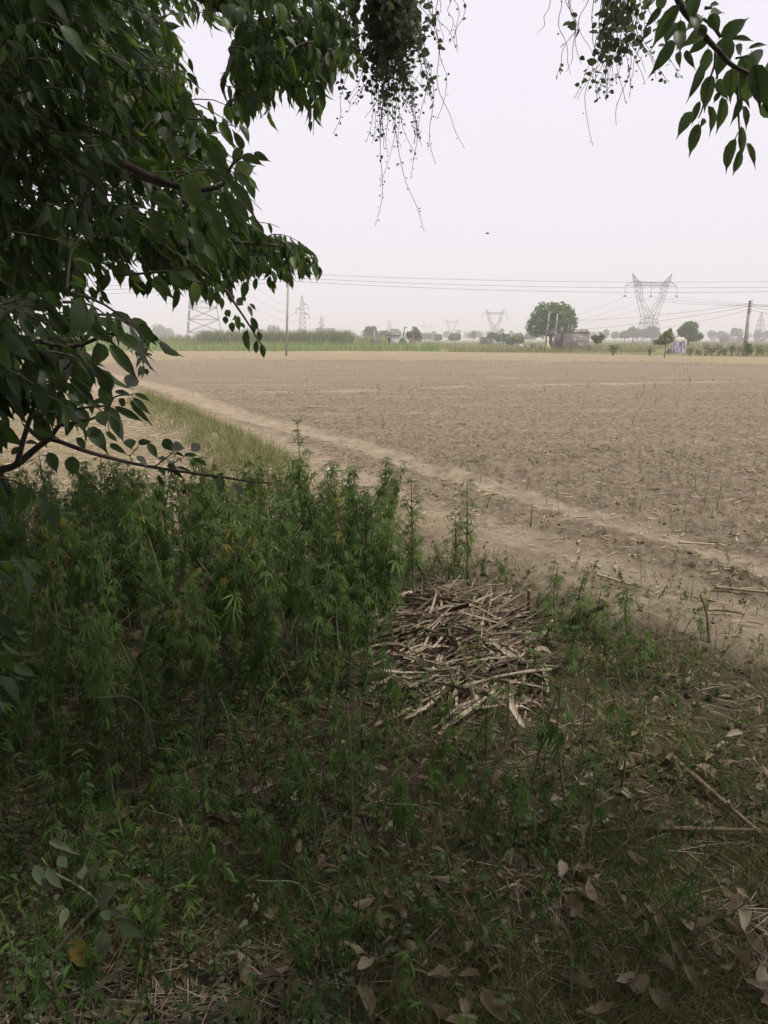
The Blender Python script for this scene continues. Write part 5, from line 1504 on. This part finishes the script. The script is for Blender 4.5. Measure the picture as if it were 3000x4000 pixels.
Pg = in_view(7000, 67, 2750, 4150, -200, 2300, cond=lambda X, Y, gg: 0.6 * pn(X / 0.3, Y / 0.3, 53) + 0.5 * pn(X / 0.12, Y / 0.12, 54) - 0.2 * np.clip(X + 0.2, 0, 2) > gg.uniform(-0.1, 0.3, len(X)))
gg = np.random.default_rng(67)
Pg[:, 2] += gg.uniform(0.02, 0.10, len(Pg))
s = Soup()
s.inst(ROUND, Pg, lying(Pg, gg.uniform(0, 6.28, len(Pg)), gg.normal(0, 0.3, len(Pg)), 68), gg.uniform(0.008, 0.024, len(Pg)), gg.uniform(0, 1, len(Pg)))
tag(link('ground_creeper', s.mesh('ground_creeper', M['creeper'])), 'small round-leaved grey green creeper at the lower left', 'creeper', kind='stuff')

# ------------------------------------------------------------------ the overhanging tree
TREE = thing('shade_tree', 'large overhanging tree with long pointed leaves framing the view at left', 'tree', (-2.7, 0.9, gzf(-2.7, 0.9)))
LF = []          # free leaves: (pos, dir, normal, size, tint)
TW = Soup()      # twigs
ONE = []         # leaves built one by one: (pos, dir, normal, size(x,y,z), tint)
g = random.Random(91)
OPEN = [(670, 60), (760, 110), (870, 160), (890, 200), (860, 270), (870, 340), (845, 440), (870, 540), (900, 590), (950, 500), (985, 450), (1060, 440), (1130, 430), (1190, 490), (1215, 520), (1265, 500), (1255, 430), (1300, 330), (1370, 310), (1400, 150), (1425, -60), (3100, -60), (3100, 1300), (1250, 1300),
        (1255, 1040), (1200, 950), (1110, 890), (960, 850), (1030, 830), (1040, 640), (960, 560), (920, 640), (860, 620), (820, 500), (790, 400), (740, 300), (700, 200)]
def pix(v):
    f = v.y * CP - (v.z - H) * SP
    if f < 0.3: return None
    return 1500 + F * v.x / f, 2000 - F * (v.y * SP + (v.z - H) * CP) / f
def is_open(v):          # where the crown leaves the sky open
    q = pix(v)
    return q is not None and inside(q[0] + g.gauss(0, 32), q[1] + g.gauss(0, 32), OPEN)
def spray(p, d, length, n, size, tint0=0.45, hang=1.0, tw=True):
    p = Vector(p); d = Vector(d).normalized()
    path = [p]
    for k in range(5):
        d = (d + Vector((g.gauss(0, 0.12), g.gauss(0, 0.12), -0.16 * hang + g.gauss(0, 0.08)))).normalized()
        path.append(path[-1] + d * length / 5)
    if is_open(path[0]) or is_open(path[2]):
        return
    while len(path) > 3 and is_open(path[-1]):
        path.pop()
    if tw:
        TW.tube(path, np.linspace(0.0045, 0.0015, len(path)), 4)
    for k in range(n):
        t = (k + 0.7) / n * (len(path) - 1.02)
        i = int(t); q = path[i].lerp(path[i + 1], t - i)
        ax = (path[i + 1] - path[i]).normalized()
        sd = Vector((g.gauss(0, 1), g.gauss(0, 1), g.gauss(0, 0.4)))
        sd = (sd - ax * sd.dot(ax)).normalized()
        ld = (ax * g.uniform(0.2, 0.7) + sd * g.uniform(0.4, 0.9) + Vector((0, 0, -1)) * hang * g.uniform(0.5, 1.3)).normalized()
        nr = Vector((g.gauss(0, 0.6), g.gauss(-0.4, 0.6), g.uniform(0.0, 0.9)))
        tint = g.uniform(0.94, 1.0) if g.random() < 0.02 else min(0.88, max(0.02, g.gauss(tint0, 0.2)))
        ls = size * g.uniform(0.5, 1.25)
        if not tw:
            qq = pix(q + ld * ls)
            if qq is not None and -250 < qq[0] < 4200 and qq[1] > -60:
                continue
        if is_open(q + ld * ls * 0.8):
            continue
        LF.append((q + sd * 0.012, ld, nr, ls, tint))
def mass(poly, Y0, Y1, n, per, size, tint0=0.45, hang=1.0, length=0.42, ypow=1.0):
    xs = [p[0] for p in poly]; ys = [p[1] for p in poly]
    k = 0
    while k < n:
        px, py = g.uniform(min(xs), max(xs)), g.uniform(min(ys), max(ys))
        if not inside(px, py, poly):
            continue
        Y = Y0 + (Y1 - Y0) * g.random() ** ypow
        off = length * 0.5 * F / Y * 0.4
        spray(at(px - off * 0.5, py - off * 0.6, Y), Vector((g.gauss(0.5, 0.6), g.gauss(0.2, 0.6), g.gauss(0.1, 0.35))), length * g.uniform(0.7, 1.2), per, size, tint0, hang)
        k += 1
P1 = [(-500, -300), (560, -300), (600, 60), (650, 200), (700, 300), (760, 420), (790, 560), (800, 700), (830, 760), (780, 840), (740, 900), (680, 950), (580, 990), (500, 1040), (400, 1030), (300, 1060), (170, 1150), (-500, 1280)]
mass(P1, 3.6, 7.8, 900, 9, 0.105, 0.48)
mass([(-500, -300), (420, -300), (460, 300), (520, 600), (500, 880), (370, 1010), (150, 1130), (-500, 1230)], 3.2, 7.0, 420, 9, 0.11, 0.36)
mass([(300, 100), (640, 60), (790, 560), (780, 760), (500, 700), (380, 400)], 4.0, 6.0, 110, 9, 0.105, 0.72)  # backlit glow of these leaves is put into a brighter tint
mass([(520, -300), (1430, -300), (1390, 20), (1330, 90), (1120, 110), (1000, 110), (880, 80), (760, 40), (660, 10)], 5.0, 6.5, 110, 9, 0.12, 0.5)
mass([(900, 80), (1330, 80), (1350, 190), (1300, 230), (1240, 380), (1200, 400), (1140, 320), (1040, 310), (960, 400), (900, 480), (870, 420), (900, 280), (890, 180)], 5.0, 6.2, 110, 9, 0.12, 0.55, 1.4, 0.3)
mass([(820, 900), (960, 880), (1080, 930), (1180, 975), (1215, 1000), (1180, 1020), (1080, 1030), (960, 1020), (860, 1030), (790, 980)], 5.0, 6.0, 70, 9, 0.105, 0.5, 1.3, 0.26)
mass([(600, 860), (800, 860), (850, 980), (780, 1000), (640, 1020), (560, 1010)], 4.0, 5.5, 60, 9, 0.11, 0.5, 1.3, 0.3)
mass([(-300, 1180), (170, 1190), (320, 1180), (430, 1230), (430, 1330), (380, 1420), (300, 1480), (200, 1540), (80, 1560), (-300, 1620)], 2.0, 3.0, 34, 6, 0.10, 0.4, 1.0, 0.3)
mass([(-300, 1250), (60, 1300), (80, 1560), (30, 1660), (-300, 1700)], 1.9, 2.8, 26, 7, 0.11, 0.3, 1.0, 0.3)
mass([(-500, 1600), (-30, 1600), (-10, 2700), (-500, 2900)], 1.9, 3.0, 40, 8, 0.11, 0.3, 1.0, 0.3)

# overhead canopy behind and above the view
cn = np.random.default_rng(101)
def canopy(n):
    out = 0
    XF = [-8, -3, -1.5, 0, 1.5, 3.5, 5.5]; YF = [5.0, 4.6, 3.8, 3.0, 2.2, 1.4, 0.8]
    while out < n:
        x, y = cn.uniform(-8, 5.2), cn.uniform(-6.5, 7.4)
        if y > np.interp(x, XF, YF):
            continue
        zl = max(2.7, H + 0.46 * max(y, 0) + 0.35)
        if math.hypot(x, y) < 1.2: zl = 3.0
        if y < -4.0 or x > 3.9: zl = cn.uniform(0.5, 2.7)  # unseen low foliage at back and right, added to darken the ground
        z = zl + 3.0 * cn.uniform(0, 1) ** 1.4
        spray((x, y, z), cn.normal(size=3) * np.array([1, 1, 0.4]), 0.6, 7, 0.25, 0.4, 0.6, False)
        out += 1
canopy(3000)

# leaves and twigs read one by one from the photograph's near branches
def zl(ox, oy, k):
    return lambda p: (ox + p[0] / k, oy + p[1] / k)
def traced(items, tf, Y, dy=0.25, tint=0.45, pale=()):
    for i, (bx, by, tx, ty, w) in enumerate(items):
        a, b = tf((bx, by)), tf((tx, ty))
        Ya = Y + g.uniform(-dy, dy)
        A, B = at(a[0], a[1], Ya), at(b[0], b[1], Ya + g.uniform(-0.05, 0.05))
        D = B - A
        l = D.length
        wid = w / (tf((1, 0))[0] - tf((0, 0))[0]) ** -1 * Ya / F
        toward = Vector((0, 0, H)) - A
        side = g.uniform(-0.5, 0.5)
        N = toward.normalized() + Vector((side, 0, 0.25 + g.uniform(-0.2, 0.3)))
        t = g.uniform(0.95, 1.0) if w < 0 or i in pale else min(0.85, max(0.05, g.gauss(tint, 0.16)))
        ONE.append((A, D, N, (abs(wid) / 0.40, l, l), t))
Z3 = zl(0, 1300, 2.074)
LA = [(890, 100, 1110, 350, 110), (950, 10, 1220, 175, 90), (790, 80, 830, 320, 170), (830, 320, 900, 520, 110), (1090, 340, 1020, 465, -105), (255, 255, 370, 500, -120), (360, 200, 500, 480, 130), (430, 330, 560, 520, 110), (560, 370, 810, 580, 80), (640, 380, 790, 470, 40),
      (930, 480, 1090, 495, 45), (1090, 495, 1245, 550, 40), (960, 540, 1040, 600, 60), (1060, 550, 1200, 735, 60), (1080, 530, 1220, 660, 50), (930, 600, 1170, 720, 70), (880, 660, 1030, 890, -90), (890, 680, 990, 840, 80), (600, 640, 720, 700, -50), (530, 730, 600, 850, 130), (800, 640, 870, 760, 110),
      (720, 770, 860, 930, 130), (860, 800, 960, 890, 40), (890, 905, 1020, 970, 50), (1040, 860, 1070, 940, 90), (1120, 890, 1225, 880, 50), (1200, 900, 1280, 1010, 60), (1330, 860, 1400, 970, 80), (1390, 920, 1500, 930, -80), (1550, 950, 1640, 890, -70), (1420, 975, 1490, 990, 30), (1490, 990, 1610, 985, 40),
      (1570, 1020, 1680, 1070, 35), (1040, 1000, 1100, 1020, 50), (1110, 1000, 1200, 1070, -50), (1280, 1020, 1350, 1005, -35), (1360, 1060, 1490, 1190, 45), (1440, 1090, 1550, 1115, 25), (1290, 1110, 1340, 1140, 50), (1280, 1150, 1340, 1280, 35), (270, 790, 450, 830, 70), (210, 890, 300, 880, 40), (100, 940, 150, 980, 70),
      (390, 970, 480, 1140, 90), (620, 850, 710, 950, 60), (590, 1000, 580, 1180, 110), (180, 740, 350, 880, 40), (0, 630, 100, 800, 60), (330, 150, 500, 225, -50), (230, 60, 290, 160, 70), (480, 170, 530, 240, 50), (650, 200, 690, 290, 40), (700, 290, 790, 430, 50), (880, 30, 900, 80, 40), (1040, 100, 1050, 150, 40),
      (1070, 145, 1060, 190, 35), (1100, 155, 1115, 185, 25), (1140, 200, 1110, 260, 35), (1160, 270, 1120, 350, 45), (1185, 290, 1190, 350, 35), (1160, 300, 1160, 350, 25), (1165, 210, 1155, 240, 25), (130, 430, 60, 560, 90), (190, 500, 220, 640, 80), (40, 380, 20, 520, 100), (300, 520, 340, 650, 80), (480, 470, 500, 600, 90), (400, 440, 450, 620, 60),
      (700, 560, 830, 600, 60), (560, 480, 690, 600, 90), (640, 470, 720, 600, 70), (150, 350, 200, 480, 80), (760, 560, 900, 540, 40), (1780, 1170, 1790, 1300, 70), (1900, 1230, 2000, 1330, -60), (1760, 1150, 1850, 1160, 50), (2060, 1180, 2010, 1260, 70), (1900, 1120, 1880, 1080, 60)]
traced(LA, Z3, 2.3, 0.12, 0.35)
Z4 = zl(2500, 0, 3.16)
LB = [(480, 60, 130, 540, 170), (250, 100, 105, 300, 90), (130, 330, 45, 490, 60), (410, 500, 195, 870, 150), (470, 380, 520, 600, 130), (480, 640, 470, 780, 80), (560, 630, 660, 830, 70), (760, 200, 590, 330, 120), (840, 600, 770, 990, 130), (780, 780, 630, 1230, 100), (880, 930, 770, 1340, 170), (960, 980, 1075, 1230, 110),
      (990, 1140, 900, 1260, 70), (1010, 1200, 1020, 1640, 150), (740, 1250, 620, 1540, 90), (640, 1380, 460, 1660, 120), (720, 1530, 610, 1900, 140), (770, 1460, 790, 1600, 80), (840, 1310, 965, 1680, 130), (1180, 1710, 1000, 2130, 150), (1230, 1850, 1180, 2190, 110), (1250, 1560, 1275, 1980, 80), (1320, 1770, 1450, 2010, 80),
      (1270, 1310, 1360, 1550, 90), (1230, 1200, 1190, 1480, 100), (1130, 850, 1100, 1200, 180), (1200, 860, 1300, 1280, 200), (1400, 800, 1560, 1300, 260), (1520, 1270, 1580, 1550, 120), (1080, 450, 960, 950, 190), (1000, 460, 1370, 190, 150), (1120, 480, 1440, 460, 70), (1340, 600, 1600, 500, 60), (1380, 640, 1450, 800, -180),
      (1180, 560, 1300, 680, -90), (880, 200, 1080, 50, 150), (860, 180, 990, 400, 120), (640, 200, 740, 340, 150), (560, 0, 700, 160, 200), (860, 80, 1020, 0, 60), (820, 330, 560, 560, 130), (830, 480, 590, 660, 100), (420, 280, 300, 500, 130), (500, 250, 480, 600, 150), (1250, 700, 1400, 1000, 200), (1350, 1000, 1300, 1290, 160), (700, -60, 620, 200, 160), (1650, 700, 1700, 1200, 200), (1600, 1000, 1640, 1500, 180), (300, -60, 200, 160, 120), (180, -80, 130, 60, 70)]
traced(LB, Z4, 2.9, 0.15, 0.30)
Z1 = zl(400, 1000, 1.659)
LC = [(940, 480, 925, 635, 60), (1000, 550, 990, 645, 40), (1010, 490, 1030, 570, 35), (1030, 570, 1055, 680, 35), (970, 430, 990, 510, 40), (965, 400, 1010, 480, 45), (880, 390, 875, 480, 45), (905, 430, 915, 480, 35), (860, 380, 850, 440, 30), (840, 430, 840, 500, 40), (800, 350, 830, 400, 40), (800, 390, 795, 450, 35), (870, 280, 920, 320, 50),
      (830, 250, 850, 310, 40), (955, 310, 1005, 350, 25), (945, 325, 975, 390, 25), (900, 255, 940, 300, 30), (770, 270, 780, 360, 30), (740, 230, 750, 330, 45), (705, 200, 700, 345, 40), (710, 140, 715, 220, 35), (830, 120, 830, 185, 30), (858, 120, 858, 180, 30), (820, 90, 822, 135, 30), (720, 30, 725, 70, 22), (745, 110, 770, 140, 30), (790, 150, 800, 205, 30), (760, 190, 720, 260, 40)]
traced(LC, Z1, 3.9, 0.15, 0.40)
Z2 = zl(600, 400, 2.37)
LD = [(830, 430, 750, 270, 80), (820, 500, 1000, 550, 80), (930, 470, 1070, 540, 60), (820, 430, 720, 540, 100), (750, 650, 960, 575, 130), (760, 660, 930, 780, 100), (660, 720, 1000, 1020, 140), (640, 830, 800, 1180, 150), (540, 620, 690, 740, 150), (770, 870, 855, 970, 70), (600, 470, 720, 500, 60), (500, 450, 680, 620, 130), (400, 1180, 450, 1420, 120), (260, 1100, 230, 1330, 130),
      (510, 1150, 590, 1370, 80), (200, 1560, 470, 1640, 100), (150, 1560, 290, 1720, 100), (0, 1620, 150, 1800, 130), (300, 700, 430, 1000, 150), (0, 880, 200, 960, 120), (330, 880, 440, 970, -90), (430, 930, 620, 1060, 130), (60, 230, 110, 310, -90), (220, 310, 260, 400, -60), (100, 80, 160, 190, -60), (160, 200, 270, 260, 60), (380, 360, 480, 420, 60), (120, 330, 260, 520, 130), (560, 1020, 690, 1280, 90), (0, 1000, 100, 1300, 140), (340, 1020, 420, 1180, 110), (260, 1260, 320, 1330, -60)]
traced(LD, Z2, 2.7, 0.25, 0.5)
for pts, tf, Y, r0, r1 in (([(0, 1110), (130, 1070), (300, 930), (400, 860)], Z3, 2.32, 0.013, 0.009), ([(400, 860), (480, 880), (700, 960), (1000, 1040), (1250, 1090), (1650, 1150), (1870, 1180), (2050, 1210), (2200, 1215)], Z3, 2.32, 0.008, 0.002),
                           ([(140, 1060), (180, 900), (240, 700), (270, 600), (260, 420)], Z3, 2.30, 0.009, 0.005), ([(400, 860), (490, 740), (560, 720)], Z3, 2.3, 0.008, 0.005), ([(240, 690), (400, 650), (530, 630), (740, 600), (870, 590)], Z3, 2.28, 0.006, 0.003), ([(500, 750), (640, 720), (760, 690), (870, 620), (930, 520), (1080, 500)], Z3, 2.3, 0.006, 0.002),
                           ([(-100, 60), (300, 70), (450, 95), (640, 100), (850, 20), (940, 20), (1100, 130), (1230, 180)], Z3, 2.35, 0.009, 0.003), ([(600, 110), (620, 170), (550, 270), (480, 310)], Z3, 2.35, 0.005, 0.003), ([(500, 300), (560, 370), (620, 420)], Z3, 2.35, 0.003, 0.002), ([(1160, 170), (1165, 250), (1160, 340)], Z3, 2.35, 0.0015, 0.001), ([(480, 740), (470, 640), (440, 480), (420, 200), (400, -100)], Z3, 2.35, 0.007, 0.005),
                           ([(1070, 980), (1110, 930), (1130, 900)], Z3, 2.32, 0.002, 0.001), ([(1250, 1085), (1340, 1020), (1400, 970), (1480, 920)], Z3, 2.32, 0.0025, 0.001), ([(1360, 1085), (1450, 1030), (1510, 995)], Z3, 2.32, 0.002, 0.001),
                           ([(400, -250), (480, 0), (560, 150), (640, 250), (800, 450), (960, 620), (1130, 800), (1330, 900), (1580, 1080)], Z4, 2.92, 0.014, 0.006), ([(930, 650), (920, 800), (870, 960), (770, 1340), (720, 1460)], Z4, 2.9, 0.005, 0.002), ([(920, 800), (960, 970)], Z4, 2.9, 0.003, 0.002), ([(1200, 900), (1215, 1400), (1240, 1800)], Z4, 2.9, 0.005, 0.002), ([(1215, 1630), (1175, 1710)], Z4, 2.9, 0.002, 0.0015), ([(800, 100), (890, 95)], Z4, 2.9, 0.006, 0.004), ([(1000, 460), (900, 330), (780, 230)], Z4, 2.9, 0.006, 0.005), ([(1180, 720), (1350, 690)], Z4, 2.9, 0.004, 0.003),
                           ([(380, -80), (580, 50), (680, 120), (800, 220), (860, 310), (940, 430), (1000, 530), (1050, 610)], Z1, 3.9, 0.011, 0.003), ([(90, 125), (300, 110), (470, 95)], Z1, 3.0, 0.006, 0.003),
                           ([(-300, 560), (0, 700), (240, 780), (430, 810), (640, 760), (720, 590), (820, 510)], Z2, 2.8, 0.016, 0.003), ([(0, 1570), (200, 1560), (360, 1500)], Z2, 2.8, 0.006, 0.004)):
    path = smooth_path([at(*tf(p), Y) for p in pts], 5)
    TW.tube(path, np.linspace(r0, r1, len(path)), 6)
# trunk and limbs
s = Soup()
tb = Vector((-2.7, 0.9, gzf(-2.7, 0.9) - 0.15))
path = smooth_path([tb, (-2.75, 0.85, 0.8), (-2.55, 0.75, 1.7), (-2.45, 0.6, 2.6), (-2.2, 0.4, 3.6)], 6)
s.tube(path, np.linspace(0.32, 0.19, len(path)) * (1 + 0.06 * np.sin(np.arange(len(path)))), 12)
part('trunk', s, M['bark'], TREE, True)
def limb(pts, r0, r1):
    s = Soup(); path = smooth_path(pts, 6); s.tube(path, np.linspace(r0, r1, len(path)), 8); part('branch', s, M['bark'], TREE, True)
limb([(-2.5, 0.7, 2.0), (-2.2, 1.5, 2.3), at(-150, 1860, 2.32), at(0, 1835, 2.32)], 0.05, 0.013)
limb([(-2.4, 0.6, 2.7), (-2.1, 2.0, 3.1), at(180, 560, 3.9), at(420, 640, 3.6), at(640, 720, 3.0)], 0.05, 0.012)
limb([(-2.4, 0.6, 2.9), (-2.4, 2.4, 3.6), at(330, 150, 4.6), at(430, 330, 4.6), at(520, 520, 4.6), at(640, 800, 4.8), at(860, 930, 5.2), at(1100, 960, 5.4)], 0.065, 0.008)
limb([(-2.3, 0.5, 3.2), (-2.0, 2.6, 4.4), at(700, -120, 5.4), at(950, 40, 5.6), at(940, 250, 5.6), at(930, 380, 5.6)], 0.11, 0.008)
limb([at(700, -120, 5.4), at(1050, -60, 5.6), at(1200, 120, 5.6), at(1300, 260, 5.6)], 0.05, 0.008)
limb([(-2.45, 0.6, 2.5), (-2.2, 1.7, 2.5), at(-100, 1300, 2.5), at(60, 1330, 2.4)], 0.07, 0.012)
limb([(-2.2, 0.4, 3.5), (-0.8, 0.6, 4.2), (0.6, 1.2, 4.0), at(2480, -500, 2.9), at(2627, -80, 2.92)], 0.12, 0.016)
limb([(-2.2, 0.4, 3.6), (-2.6, -1.5, 4.4), (-2.2, -4, 4.6)], 0.14, 0.03)
limb([(-2.2, 0.4, 3.6), (-0.5, -1.2, 4.6), (1.8, -2.4, 4.9), (3.6, -2.6, 4.6)], 0.15, 0.03)
limb([(-2.2, 0.4, 3.6), (-4.2, 1.2, 4.4), (-6.2, 2.4, 4.4)], 0.12, 0.03)
limb([(-0.8, 0.6, 4.2), (0.2, 3.0, 4.7), at(1530, -500, 4.5)], 0.07, 0.03)
limb([(0.6, 1.2, 4.0), (1.3, 2.8, 3.9), at(2420, -400, 4.1)], 0.05, 0.02)
part('twigs', TW, M['bark'], TREE, True)

# the near leaves one by one: the traced ones, then the largest of the rest
LFa = np.array([tuple(l[0]) for l in LF])
vx = LFa[:, 0]; fwd = LFa[:, 1] * CP - (LFa[:, 2] - H) * SP; upv = LFa[:, 1] * SP + (LFa[:, 2] - H) * CP
ppx = 1500 + F * vx / np.maximum(fwd, 0.1); ppy = 2000 - F * upv / np.maximum(fwd, 0.1)
vis = (fwd > 0.5) & (ppx > 0) & (ppx < 3000) & (ppy > 0) & (ppy < 4000)
# overhead leaves that would fall inside the picture without belonging to a lobe are dropped
app = np.where(vis, np.array([l[3] for l in LF]) / np.maximum(fwd, 0.1), 0)
order = np.argsort(-app)
big = set(order[:max(0, 300 - len(ONE))].tolist())
def ribbed(tp, t, mat, rib):
    s_ = Soup(); s_.add(tp[0], tp[1], t)
    mid = tp[0][1::3]
    for up in (0.006, -0.006):
        V_ = np.concatenate([mid + np.array([-0.007, 0, up]), mid + np.array([0.007, 0, up])])
        V_[0, 1] -= 0.12; V_[len(mid), 1] -= 0.12
        m_ = len(mid)
        s_.add(V_, [[k, k + m_, k + m_ + 1, k + 1] for k in range(m_ - 1)], rib)
    return s_.mesh('leaf', mat, True)
LEAF_ME = [ribbed(LEAF, t, M['tree_leaf_one'], 0.80) for t in (0.15, 0.3, 0.45, 0.6, 0.75)]
LEAF_MB = [ribbed(LEAF_B, t, M['tree_leaf_one'], 0.80) for t in (0.15, 0.3, 0.45, 0.6, 0.75)]
LEAF_PALE = ribbed(LEAF, 0.97, M['tree_leaf'], 1.0)
def one_leaf(A, D, N, S, t):
    R = frames([tuple(D)], [tuple(N)])[0]
    me = LEAF_PALE if t > 0.93 else g.choice((LEAF_ME, LEAF_MB))[min(4, int(t * 5))]
    link('leaf', me, TREE, m4(Vector(A) - TREE.location, R, S))
for A, D, N, S, t in ONE:
    one_leaf(A, D, N, S, t)
for i in big:
    A, D, N, sz, t = LF[i]
    one_leaf(A, D, N, sz, t)
keep = [i for i in range(len(LF)) if i not in big]
s = Soup()
P_ = np.array([tuple(LF[i][0]) for i in keep]); D_ = np.array([tuple(LF[i][1]) for i in keep]); N_ = np.array([tuple(LF[i][2]) for i in keep])
S_ = np.array([LF[i][3] for i in keep]); T_ = np.array([LF[i][4] for i in keep])
v_ = vis[keep]
s.inst(LEAF, P_[v_][::2], frames(D_[v_][::2], N_[v_][::2]), S_[v_][::2], T_[v_][::2])
s.inst(LEAF_B, P_[v_][1::2], frames(D_[v_][1::2], N_[v_][1::2]), S_[v_][1::2], T_[v_][1::2])
s.inst(LEAF_LO, P_[~v_], frames(D_[~v_], N_[~v_]), S_[~v_], T_[~v_])
part('foliage', s, M['tree_leaf'], TREE, kind='stuff')

# broad-leaved shoot at the lower left
SH = thing('leafy_shoot', 'broad-leaved grey green shoot at the lower left corner', 'shoot', tuple(gp(230, 3960)))
Z8 = zl(0, 3200, 1.843)
ys = [(440, 1440), (370, 1100), (380, 990), (500, 840), (660, 670), (700, 600), (560, 480), (380, 380), (300, 280)]
s = Soup(); path = smooth_path([gp(*Z8((440, 1440)))] + [at(*Z8(p), 1.55) for p in ys[1:6]], 5); s.tube(path, np.linspace(0.006, 0.003, len(path)), 6); part('stem', s, M['hemp_stem'], SH, True)
s = Soup(); path = smooth_path([at(*Z8(p), 1.55) for p in ys[4:]], 5); s.tube(path, np.linspace(0.004, 0.002, len(path)), 6); part('stem', s, M['hemp_stem'], SH, True)
V, T = leaf_tpl([(0.0, 0.012), (0.1, 0.12), (0.25, 0.21), (0.45, 0.25), (0.65, 0.2), (0.85, 0.09), (1.0, 0.005)], 0.12, 0.18, 0.07)
M['shoot_leaf'] = leafmat('shoot_leaf', [(0.0, (0.07, 0.10, 0.05)), (1.0, (0.14, 0.17, 0.10))], transl=0.2, objrand=0.8, ns=20)
me = new_mesh('leaf', V, T, M['shoot_leaf'], np.full(len(V), 0.5))
for bx, by, tx, ty, w in ((740, 790, 745, 1010, 110), (590, 430, 600, 325, 75), (670, 440, 670, 320, 60), (720, 430, 780, 335, 50), (740, 460, 930, 465, 35), (720, 640, 800, 480, 100), (830, 640, 940, 620, 35), (720, 670, 830, 715, 60), (800, 670, 880, 690, 40), (860, 760, 1000, 840, 70), (640, 690, 555, 740, 60), (330, 350, 440, 505, 60), (250, 330, 320, 490, 70), (360, 150, 500, 215, 50), (420, 270, 480, 350, 70), (560, 440, 540, 400, 50), (480, 640, 440, 760, 60)):
    A, B = at(*Z8((bx, by)), 1.55 + g.uniform(-0.04, 0.04)), at(*Z8((tx, ty)), 1.52 + g.uniform(-0.05, 0.05))
    R = frames([tuple(B - A)], [(g.uniform(-0.3, 0.3), -0.7, 0.7)])[0]
    l = (B - A).length
    link('leaf', me, SH, m4(A - SH.location, R, (w / 1.843 * 1.9 / F / 0.46, l, l)))

# hanging creepers
def vine(label, starts, Y, seed, group='creepers hanging from the branch'):
    g = random.Random(seed)
    e = thing('hanging_vine', label, 'vine', tuple(at(starts[0][0], -250, Y)), group)
    leaf = Soup()
    for (px, end, drift, dens, lsize) in starts:
        pts = []
        x = px
        n = 12
        Yk = Y + g.uniform(-0.22, 0.22)
        v = 0
        for k in range(n + 1):
            t = k / n
            v = 0.6 * v + g.gauss(0, 11) * (0.4 + t)
            x += v + drift / n
            pts.append(at(x, -250 + (end + 250) * t, Yk + 0.06 * math.sin(k + px)))
        path = smooth_path(pts, 3)
        s = Soup(); s.tube(path, np.linspace(0.0025, 0.0011, len(path)), 4); part('strand', s, M['vine_stem'], e)
        P, D, N, S, T = [], [], [], [], []
        tot = (pts[0] - pts[-1]).length
        for k in range(int(dens * tot)):
            t = g.random()
            i = min(len(path) - 2, int(t * (len(path) - 1)))
            q = path[i].lerp(path[i + 1], g.random())
            d = Vector((g.gauss(0, 1), g.gauss(0, 1), g.gauss(-0.4, 0.6))).normalized()
            ls = lsize * g.uniform(0.5, 1.25) * (1.0 if t < 0.78 else 0.5)
            P.append(tuple(q + d * 0.01)); D.append(tuple(d)); N.append((g.gauss(0, 1), -1.0 + g.gauss(0, 0.6), g.gauss(0.2, 0.6))); S.append(ls); T.append(g.random())
        if P:
            leaf.inst(ROUND, P, frames(D, N), np.array(S), np.array(T))
    part('leaves', leaf, M['vine_leaf'], e, kind='stuff')
g2 = random.Random(8)
st1 = [(g2.gauss(1515, 42), g2.uniform(170, 440), g2.gauss(0, 25), 50, 0.05) for _ in range(62)]
st1 += [(g2.gauss(1520, 50), g2.uniform(380, 600), g2.gauss(-5, 30), 55, 0.03) for _ in range(20)]
st1 += [(1560, 905, -30, 42, 0.022), (1575, 880, -45, 42, 0.022), (1520, 720, 0, 45, 0.022), (1490, 600, -20, 40, 0.024), (1440, 560, -40, 36, 0.026), (1590, 640, 20, 40, 0.024), (1540, 700, 10, 36, 0.022), (1420, 330, -30, 20, 0.03), (1600, 580, 100, 8, 0.015)]
vine('thick dark creeper curtain hanging at the top centre', st1, 4.5, 61)
st2 = [(1620 + 18 * k, g2.uniform(120, 300), g2.gauss(10, 30), 24, 0.024) for k in range(7)] + [(1690, 470, 60, 22, 0.022), (1740, 205, 110, 14, 0.022), (1700, 420, -60, 20, 0.018)]
vine('sparse creeper strands right of the thick curtain', st2, 4.5, 62)
st3 = [(g2.gauss(2410, 48), g2.uniform(150, 400), g2.gauss(0, 30), 36, 0.042) for _ in range(26)] + [(2350, 570, 20, 18, 0.015), (2440, 490, 10, 14, 0.014), (2330, 380, -20, 20, 0.018), (2500, 330, 60, 14, 0.014), (2470, 400, -10, 20, 0.02)]
vine('creeper tangle hanging left of the right-hand branch', st3, 4.1, 63)
st4 = [(2170, 290, 20, 5, 0.02), (2200, 130, -140, 2, 0.012), (2210, 250, 60, 8, 0.045), (2240, 280, -90, 14, 0.014), (2160, 220, 80, 5, 0.012)]
vine('thin bare creeper strands at the upper right', st4, 4.1, 64)

# ------------------------------------------------------------------ dusty air
hz = bpy.data.materials.new('dusty_air'); hz.use_nodes = True
hn = hz.node_tree.nodes; hn.clear()
ho = hn.new('ShaderNodeOutputMaterial'); hv = hn.new('ShaderNodeVolumePrincipled')
hv.inputs['Color'].default_value = (0.99, 0.97, 0.98, 1)
hv.inputs['Density'].default_value = 0.00115
hv.inputs['Anisotropy'].default_value = 0.0
hz.node_tree.links.new(hv.outputs[0], ho.inputs['Volume'])
s = Soup(); s.box((0, 0, -1.5), (5600, 5600, 40.0))
tag(link('haze', s.mesh('haze', hz)), 'pale dusty haze lying over the fields', 'haze', kind='stuff')
